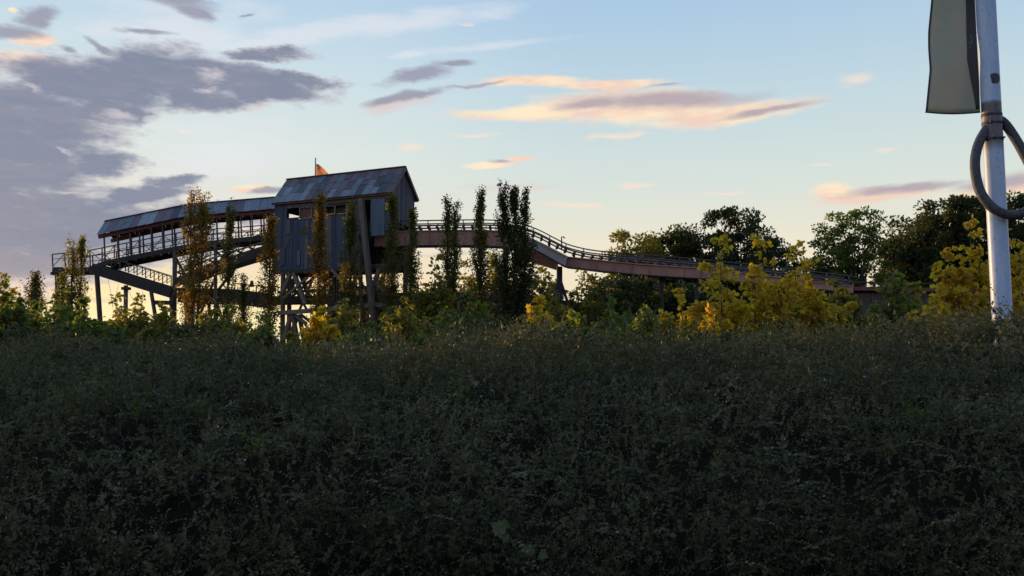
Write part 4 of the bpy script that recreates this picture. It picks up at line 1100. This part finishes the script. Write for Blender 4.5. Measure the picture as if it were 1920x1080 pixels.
off = g.normal(size=(n, 3)) * (.10 + .006 * Yv[idx])[:, None]
X = cx[idx] + off[:, 0]; Yv2 = Yv[idx] + off[:, 1]; Z = np.maximum(cz_[idx] + off[:, 2], .05)
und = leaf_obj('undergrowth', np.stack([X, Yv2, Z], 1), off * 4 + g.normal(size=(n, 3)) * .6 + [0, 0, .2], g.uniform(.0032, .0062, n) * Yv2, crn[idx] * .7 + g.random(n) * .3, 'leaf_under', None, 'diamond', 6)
tag(und, 'tangled green undergrowth filling the gaps between hedge and bushes', 'undergrowth', kind='stuff')
# distant wood closing the horizon on both sides
n = 60000
az_ = g.uniform(R(-75), R(55), n); dist = g.uniform(120, 170, n)
hh = 3.0 + 2.2 * np.sin(az_ * 23) ** 2 + 1.5 * np.sin(az_ * 61) + 3.5 * (az_ > R(9)) - 1.6 * ((az_ > R(-30)) & (az_ < R(-10)))
Z = np.clip(hh, .8, 9) * g.random(n) ** .6
wood = leaf_obj('distant_wood', np.stack([np.sin(az_) * dist, np.cos(az_) * dist, Z], 1), g.normal(size=(n, 3)), g.uniform(.5, 1.0, n), g.random(n), 'leaf_dark', None, 'diamond', 8)
tag(wood, 'low dark line of distant wood along the horizon', 'wood', kind='stuff')

# ------------------------------------------------------------------ the dark hedge
def hedge_sprigs(n, x0, x1, y0, y1, seed, size, per, tilt=(0, 0, 1), dens=None):
    g = np.random.default_rng(seed)
    X = g.uniform(x0, x1, n); Y = y0 + (y1 - y0) * g.random(n)
    hole = np.sin(X * 5.3 + 2 * np.sin(Y * 3.1)) * np.sin(Y * 6.1 + 1.7 * np.sin(X * 2.7)) + .6 * g.random(n)
    keep = (np.abs(X) < (Y * .66 + .6)) & (hole > -.25); X = X[keep]; Y = Y[keep]; n = len(X)
    Z = bank_z(X, Y) - g.random(n) ** 1.5 * .22
    Z += np.clip(g.normal(size=n) * .04, -.05, .12) + np.where(g.random(n) < .05, g.random(n) * .16, 0)
    A = g.normal(size=(n, 3)) * .55 + np.array(tilt); A /= np.linalg.norm(A, axis=1, keepdims=True)
    L = g.uniform(.08, .2, n) * size
    t = (np.arange(per) + .5) / per
    base = np.stack([X, Y, Z], 1)
    Cn = base[:, None, :] + A[:, None, :] * (t[None, :, None] * L[:, None, None])
    curve = g.normal(size=(n, 3)) * .25; Cn += curve[:, None, :] * (t ** 2)[None, :, None] * L[:, None, None]
    sd2 = g.normal(size=(n, per, 3)); sd2 -= (sd2 * A[:, None, :]).sum(2, keepdims=True) * A[:, None, :]
    sd2 /= np.linalg.norm(sd2, axis=2, keepdims=True)
    D = sd2 * 1.0 + A[:, None, :] * .8
    S = (g.uniform(.7, 1.3, (n, per)) * g.choice([.7, 1.0, 1.0, 1.55], (n, 1)) * .026 * size * (1.15 - .5 * t)[None, :])
    patch = .5 + .5 * np.sin(X * 1.7 + 1.3 * np.sin(Y * .9)) * np.sin(Y * 2.1 + 1.5 * np.sin(X * 1.1))
    rn = np.clip(patch[:, None] * .45 + g.random(n)[:, None] ** 2 * .4 + g.random((n, per)) * .25 - .08, 0, 1)
    stems = (base, base + A * L[:, None])
    return Cn.reshape(-1, 3), D.reshape(-1, 3), S.ravel(), rn.ravel(), stems
parts = [hedge_sprigs(15000, -3.6, 3.6, 2.4, 4.4, 101, .8, 13, (.35, -.45, .5)),
         hedge_sprigs(13500, -6.2, 6.2, 4.2, 7.6, 102, .95, 12, (.1, -.15, .9)),
         hedge_sprigs(11000, -9.5, 9.5, 7.4, 11.5, 103, 1.5, 10, (0, 0, 1)),
         hedge_sprigs(6000, -12, 12, 11.3, 15.5, 104, 1.7, 9, (0, 0, 1))]
Cn = np.concatenate([p[0] for p in parts]); D = np.concatenate([p[1] for p in parts]); S = np.concatenate([p[2] for p in parts]); rn = np.concatenate([p[3] for p in parts])
hedge = leaf_obj('hedge_foliage', Cn, D, S, rn, 'leaf_hedge', None, 'diamond', 9)
tag(hedge, 'broad dark small-leaved hedge filling the whole foreground', 'hedge', kind='stuff')
# its bare upright twigs
tw = np.concatenate([np.stack(p[4], 1)[::4] for p in parts]); nt = len(tw)
d = tw[:, 1] - tw[:, 0]; sidev = np.cross(d, np.random.default_rng(3).normal(size=(nt, 3))); sidev /= np.linalg.norm(sidev, axis=1, keepdims=True) + 1e-9
s2 = np.cross(d, sidev); s2 /= np.linalg.norm(s2, axis=1, keepdims=True) + 1e-9
a = tw[:, 0] - d * .8; b = tw[:, 1] + d * .25; w_ = .0028
tv = np.stack([a + sidev * w_, a - sidev * w_ * .5 + s2 * w_, a - sidev * w_ * .5 - s2 * w_, b], 1).reshape(-1, 3)
me = bpy.data.meshes.new('hedge_twigs'); idx = np.arange(nt)[:, None] * 4
fcs = np.concatenate([idx + [0, 1, 3], idx + [1, 2, 3], idx + [2, 0, 3]], 0)
me.vertices.add(len(tv)); me.vertices.foreach_set('co', tv.astype(np.float32).ravel())
me.loops.add(len(fcs) * 3); me.loops.foreach_set('vertex_index', fcs.astype(np.int32).ravel())
me.polygons.add(len(fcs)); me.polygons.foreach_set('loop_start', np.arange(0, len(fcs) * 3, 3, dtype=np.int32)); me.update(calc_edges=True)
tag(link('hedge_twigs', me, M['twig']), 'thin brown twigs poking through the dark foreground hedge', 'twigs', kind='stuff')
# arching sprays that stand out of the near hedge, and a few small pale specks
g = np.random.default_rng(77)
ns = 3600; Yc = 3.7 + 6.6 * g.random(ns) ** 1.15; Xc = g.uniform(-.66, .66, ns) * Yc
Zc = bank_z(Xc, Yc) - g.random(ns) * .08
lean = np.stack([.75 + .5 * g.normal(size=ns), -.35 + .4 * g.normal(size=ns), .30 + .25 * g.random(ns)], 1); lean /= np.linalg.norm(lean, axis=1, keepdims=True)
Ls = g.uniform(.12, .34, ns); per = 18; t = (np.arange(per) + .5) / per
B = np.stack([Xc, Yc, Zc], 1)
Cc = B[:, None] + lean[:, None] * (t[None, :, None] * Ls[:, None, None]); Cc[:, :, 2] -= (t ** 2)[None] * Ls[:, None] * .45
sgn = np.where(np.arange(per) % 2, 1, -1)
sd_ = np.cross(lean, [0, 0, 1.0])[:, None] * sgn[None, :, None] + lean[:, None] * .7 + g.normal(size=(ns, per, 3)) * .2
Sz = (g.uniform(.018, .034, (ns, 1)) * (1.1 - .5 * t)[None] * (.7 + Yc[:, None] / 14))
spr = leaf_obj('hedge_sprays', Cc.reshape(-1, 3), sd_.reshape(-1, 3), Sz.ravel(), (g.random((ns, 1)) ** 2 * .9 + .1 * g.random((ns, per))).ravel(), 'leaf_hedge', None, 'oval', 12)
tag(spr, 'arching leafy sprays standing out of the dark foreground hedge', 'sprays', kind='stuff')
nb = 300; Yb = 3.8 + 7 * g.random(nb); Xb = g.uniform(-.64, .64, nb) * Yb
bl_m, T = mat_base('pale_speck'); finish(bl_m, T, (.40, .40, .40, 1), .8, .1)
blo = leaf_obj('hedge_specks', np.stack([Xb, Yb, bank_z(Xb, Yb) + .06 + .05 * g.random(nb)], 1), g.normal(size=(nb, 3)), g.uniform(.008, .02, nb), g.random(nb), bl_m, None, 'oval', 13)
tag(blo, 'tiny scattered pale specks on the dark foreground hedge', 'speck', kind='stuff')
# a few lime shoots growing through it
def canopy_at(px, py):
    d = ray(px, py)
    for t in np.linspace(1.2, 16, 900):
        p = Vector((0, 0, EYE)) + d * t
        if p.z < bank_z(p.x, p.y) + .05: return p
    return Vector((0, 0, EYE)) + d * 8
for k, (px, py, lab) in enumerate([(865, 733, 'pale lime shoot in the hedge left of the picture centre'), (370, 765, 'yellow green shoot in the left part of the hedge'),
        (258, 770, 'faint lime shoot left of the yellow green shoot in the hedge'), (1095, 700, 'lime shoot in the hedge below the curve of the track'),
        (1720, 780, 'small lime shoot in the hedge below the pole'), (470, 838, 'dull green shoot low in the hedge centre left')]):
    p = canopy_at(px, py); r_ = thing('leafy_shoot', p, lab, 'shoot', 'lime shoots in the hedge')
    g2 = np.random.default_rng(200 + k); nn = 46
    sc = max(.5, p.y / 7)
    an = g2.uniform(0, 2 * math.pi, nn); tt = g2.random(nn)
    cc = np.stack([np.cos(an) * .10 * tt * sc, np.sin(an) * .08 * tt * sc, .13 * tt * sc - .03], 1) + g2.normal(size=(nn, 3)) * .02 * sc
    leaf_obj('leaves', cc, g2.normal(size=(nn, 3)) + [0, 0, .5], g2.uniform(.03, .05, nn) * sc, g2.random(nn), 'leaf_hedge_lime', r_, 'oval', 200 + k)
    branch_mesh('stem', [([Vector((0, 0, -.2)), Vector((.01, 0, 0)), Vector((0, .01, .12 * sc))], [.004, .003, .002])], M['twig'], r_, 4)
# the lone maple seedling leaves near the bottom
maple_pts = [(0, 0), (.10, .28), (-.02, .30), (.12, .52), (.30, .40), (.38, .62), (.55, .36), (.70, .40), (.66, .26), (1.0, 0), (.66, -.26), (.70, -.40), (.55, -.36), (.38, -.62), (.30, -.40), (.12, -.52), (-.02, -.30), (.10, -.28)]
lm_, T = mat_base('maple_seedling_leaf')
lp_ = T.new('ShaderNodeNewGeometry').outputs['Position']
finish(lm_, T, T.mix(T.smooth(T.noise(lp_, 40, 3), .4, .6), (.045, .065, .02, 1), (.07, .09, .035, 1)), .6, .2)
p = canopy_at(948, 1017)
sdl = thing('maple_seedling', p, 'single pale green maple seedling low in the hedge near the bottom edge', 'seedling')
for (dx, dz, ln, rot, tilt) in ((.0, .06, .085, 2.6, .5), (-.02, .03, .05, .5, .9), (.10, -.045, .06, 1.2, .3), (.16, -.035, .05, -.4, .6)):
    q = Quaternion((1, 0, 0), R(60)) @ Quaternion((0, 1, 0), tilt * .4)
    V = [Vector((0, 0, 0))] + [q @ (Matrix.Rotation(rot, 3, 'Z') @ Vector((x * ln, y * ln, .06 * ln * math.sin(x * 5)))) for x, y in maple_pts]
    V = [v + Vector(sdl.location) + Vector((dx, -.06, dz)) for v in V]
    V[0] = (V[9 + 1] + V[1]) / 2
    mesh_obj('leaf', V, [(0, i, i + 1) for i in range(1, 18)] + [(0, 18, 1)], lm_, sdl)
tube('stem', [Vector(sdl.location) + Vector((.02, .05, -.15)), Vector(sdl.location) + Vector((.01, -.03, .05))], [.003, .002], M['twig'], sdl, 5)

# ------------------------------------------------------------------ pole with hoop and banner
YP = 10.2; KP = YP / 7
pm, T = mat_base('chipped_blue_white_paint')
pg = T.new('ShaderNodeNewGeometry').outputs['Position']
sp = T.new('ShaderNodeSeparateXYZ'); T.l.new(pg, sp.inputs[0])
c = T.mix(T.smooth(T.noise(T.mapping(pg, scale=(1, 1, .2)), 14, 6, .6), .35, .65), (.40, .52, .80, 1), (.48, .59, .84, 1))
grime = T.noise(T.mapping(pg, scale=(1, 1, .6)), 30, 8, .7)
c = T.mix(T.math('MULTIPLY', T.smooth(grime, .57, .66), .6), c, (.20, .17, .16, 1))
zr0, zr1 = P(1850, 285, YP).z, P(1850, 192, YP).z      # worn, rusty stretch where the hoop is fixed
worn = T.math('MULTIPLY', T.smooth(T.math('ADD', sp.outputs[2], T.math('MULTIPLY', grime, .10)), zr0 + .0, zr0 + .2), T.smooth(T.math('ADD', sp.outputs[2], T.math('MULTIPLY', grime, .06)), zr1, zr1 + .05, 1.0, 0.0))
c = T.mix(T.math('MULTIPLY', worn, .95), c, T.mix(T.smooth(grime, .4, .6), (.08, .06, .085, 1), (.15, .115, .13, 1)))
zc0 = P(1880, 585, YP).z
c = T.mix(T.math('MULTIPLY', T.smooth(T.noise(T.mapping(pg, loc=(0, 0, 2)), 10, 5, .7), .60, .66), .5), c, (.32, .24, .20, 1))
finish(pm, T, c, .42, .5, 0, bump=grime, bump_s=.15, dist=.004)
grey_paint, T = mat_base('grey_hoop_paint')
hg = T.new('ShaderNodeNewGeometry').outputs['Position']
finish(grey_paint, T, T.mix(T.smooth(T.noise(hg, 26, 7, .7), .42, .62), (.085, .09, .115, 1), (.05, .047, .06, 1)), .6, .25, 0, bump=T.noise(hg, 60, 5), bump_s=.2, dist=.004)
def pole_x(y): return 1848 + (1879.5 - 1848) * y / 600
pole = thing('banner_pole', (P(pole_x(760), 760, YP).x, YP, 0), 'tall blue white steel pole with chipped paint rising from the hedge at right', 'pole')
ptop, pbot = P(pole_x(-260), -260, YP), P(pole_x(640), 640, YP)
t = (ptop.z - .2) / (ptop.z - pbot.z); pb = ptop + (pbot - ptop) * t
tube('shaft', [ptop.lerp(pb, k / 20) for k in range(21)], [.0765 * KP] * 21, pm, pole, 40)
tube('cap', [ptop + Vector((0, 0, .0)), ptop + Vector((0, 0, .04)), ptop + Vector((0, 0, .06))], [.08 * KP, .07 * KP, .02], pm, pole, 24)
# hoop
hp_px = [(1868, 222, -.0), (1884, 232, -.0), (1905, 262, -.02), (1926, 300, -.05), (1944, 338, -.09), (1944, 375, -.12), (1920, 398, -.14), (1888, 402, -.15), (1858, 387, -.14), (1836, 355, -.11), (1828, 310, -.08), (1834, 272, -.04), (1850, 242, -.01), (1857, 236, 0)]
tube('hoop', catmull([P(x, y, YP + dy * KP) for x, y, dy in hp_px], 8), .039 * KP, grey_paint, pole, 16)
for y0, y1, r_ in ((214, 219, .0795),):
    tube('collar', [P(pole_x(y0), y0, YP), P(pole_x(y1), y1, YP)], [r_ * KP, r_ * KP], grey_paint, pole, 32)
# bare patch in the paint (a thin curved scab of old primer)
V = []; cc = P(1857, 152, YP); prm = [(math.cos(a) * (1 + .18 * math.sin(3 * a + 1)), math.sin(a) * (1.05 + .15 * math.cos(2 * a))) for a in np.linspace(0, 2 * math.pi, 20, endpoint=False)]
axc = P(pole_x(152), 152, YP)
def wrap(x, z, r_=.0775):
    x *= KP; z *= KP; r_ *= KP
    dx = cc.x - axc.x + x; return Vector((axc.x + dx, axc.y - math.sqrt(max(1e-6, r_ ** 2 - dx * dx)), cc.z + z))
V = [wrap(0, 0, .0790)]
for q in (.33, .66, 1.0): V += [wrap(x * .040 * q, z * .048 * q, .0790) for x, z in prm]
V += [wrap(x * .042, z * .050, .0755) for x, z in prm]
Fc = [(0, i, i % 20 + 1) for i in range(1, 21)]
for r_ in range(3): Fc += [(r_ * 20 + i, r_ * 20 + 20 + i, r_ * 20 + 20 + i % 20 + 1, r_ * 20 + i % 20 + 1) for i in range(1, 21)]
mesh_obj('paint_scar', V, Fc, grey_paint, pole, True)
# clamp bands and bolts where the hoop is fixed
for y_ in (232, 262):
    tube('clamp_band', [P(pole_x(y_ - 2.5), y_ - 2.5, YP), P(pole_x(y_ + 2.5), y_ + 2.5, YP)], [.0795 * KP] * 2, grey_paint, pole, 32)
for dx_, y_ in ((-12, 232), (12, 232), (-6, 262), (10, 262)):
    b_ = P(pole_x(y_) + dx_, y_, YP) - Vector((0, .072 * KP, 0)); tube('bolt', [b_, b_ - Vector((0, .03, 0))], [.014, .012], grey_paint, pole, 8)
# banner hanging from an arm above the picture
bmn, T = mat_base('grey_green_banner_cloth')
bpn = T.new('ShaderNodeNewGeometry').outputs['Position']
cl_ = T.mix(T.smooth(T.noise(bpn, 4, 5, .6), .35, .65), (.44, .52, .52, 1), (.50, .53, .53, 1))
wv = T.noise(T.mapping(bpn, scale=(1, 1, .1)), 120, 2)
cl_ = T.mix(.2, cl_, T.mix(wv, (.08, .1, .1, 1), (.3, .32, .32, 1)))
pb_ = T.new('ShaderNodeBsdfPrincipled'); T.put(pb_.inputs['Base Color'], cl_); pb_.inputs['Roughness'].default_value = .8; pb_.inputs['Specular IOR Level'].default_value = .2
trb = T.new('ShaderNodeBsdfTranslucent'); T.put(trb.inputs[0], cl_)
mx = T.new('ShaderNodeMixShader'); mx.inputs[0].default_value = .45; T.l.new(pb_.outputs[0], mx.inputs[1]); T.l.new(trb.outputs[0], mx.inputs[2])
T.l.new(mx.outputs[0], T.new('ShaderNodeOutputMaterial').inputs[0])
dkb, T = mat_base('dark_banner_strip')
finish(dkb, T, (.065, .062, .07, 1), .8, .2)
hem, T = mat_base('banner_hem'); finish(hem, T, (.07, .08, .08, 1), .8, .2)
ban = thing('hanging_banner', P(1790, -200, YP + .05), 'grey green cloth banner with dark hem hanging left of the pole', 'banner')
def xl(y): return float(np.interp(y, [-260, 0, 60, 90, 130, 212], [1752, 1747, 1741, 1741, 1744, 1736]))
def xr(y): return float(np.interp(y, [-260, 0, 60, 150, 212], [1818, 1828, 1831, 1836, 1838]))
def cloth(x, y, extra=0.0):
    u = (x - 1736) / 100
    return P(x, y, YP + .06 + extra + .07 * math.sin(u * 3.2 + .3) * (1 - .1 * u) + .03 * math.sin(y * .03 + u * 2) + .02 * math.sin(u * 9 + y * .012))
NX, NY = 22, 44
def sheet(name, fx0, fx1, ys_, mat, extra, thick=.004, bow=0.0, nx=NX):
    V = []
    for s_ in (0, thick):
        for y in ys_:
            for i in range(nx + 1):
                u = i / nx; x = fx0(y) + (fx1(y) - fx0(y)) * u
                V.append(cloth(x, y + bow * math.sin(u * math.pi) * (y > 150) * (y - 150) / 62 , extra + s_))
    ny = len(ys_); k = ny * (nx + 1); Fc = []
    for s_ in (0, 1):
        for j in range(ny - 1):
            for i in range(nx):
                q = (s_ * k + j * (nx + 1) + i, s_ * k + j * (nx + 1) + i + 1, s_ * k + (j + 1) * (nx + 1) + i + 1, s_ * k + (j + 1) * (nx + 1) + i)
                Fc.append(q if s_ == 0 else q[::-1])
    for j in range(ny - 1):
        for i in (0, nx):
            q = (j * (nx + 1) + i, (j + 1) * (nx + 1) + i, k + (j + 1) * (nx + 1) + i, k + j * (nx + 1) + i); Fc.append(q)
    for i in range(nx):
        for j in (0, ny - 1): Fc.append((j * (nx + 1) + i, j * (nx + 1) + i + 1, k + j * (nx + 1) + i + 1, k + j * (nx + 1) + i))
    return mesh_obj(name, V, Fc, mat, ban, True)
yy = list(np.linspace(-200, 209, NY))
sheet('cloth', xl, xr, yy, bmn, 0, bow=3)
strip_l = lambda y: float(np.interp(y, [-200, 0, 60, 95, 110, 160, 190, 207], [1806, 1811, 1812, 1813.5, 1813, 1822, 1828, 1830]))
sheet('dark_strip', strip_l, lambda y: xr(y) - .3, list(np.linspace(-200, 205, 40)), dkb, -.012, .003, nx=6)
sheet('side_hem', lambda y: xl(y) - 1.0, lambda y: xl(y) + 2.6, yy, hem, -.006, .014, nx=2)
hb = [cloth(xl(209) + (xr(209) - xl(209)) * u - (.8 if u == 0 else 0), 210 + 3 * math.sin(u * math.pi), 0) for u in np.linspace(0, 1, 20)]
tube('bottom_hem', hb, .011, hem, ban, 6)
tube('banner_arm', [P(1742, -200, YP + .06), P(1845, -203, YP + .03)], [.018, .018], grey_paint, ban, 10)
# pale curled mark printed on the dark strip
mk, T = mat_base('pale_print'); finish(mk, T, (.30, .27, .30, 1), .8, .2)
mark = [(1819, 67), (1822, 71), (1822.5, 76), (1819.5, 79), (1817.5, 82), (1820, 85), (1823, 82), (1822, 77)]
tube('printed_mark', [cloth(x, y, -.0165) for x, y in mark], .0035, mk, ban, 5)
tube('printed_mark', [cloth(1818.5, 87, -.0165), cloth(1819.5, 91, -.0165)], .0045, mk, ban, 5)
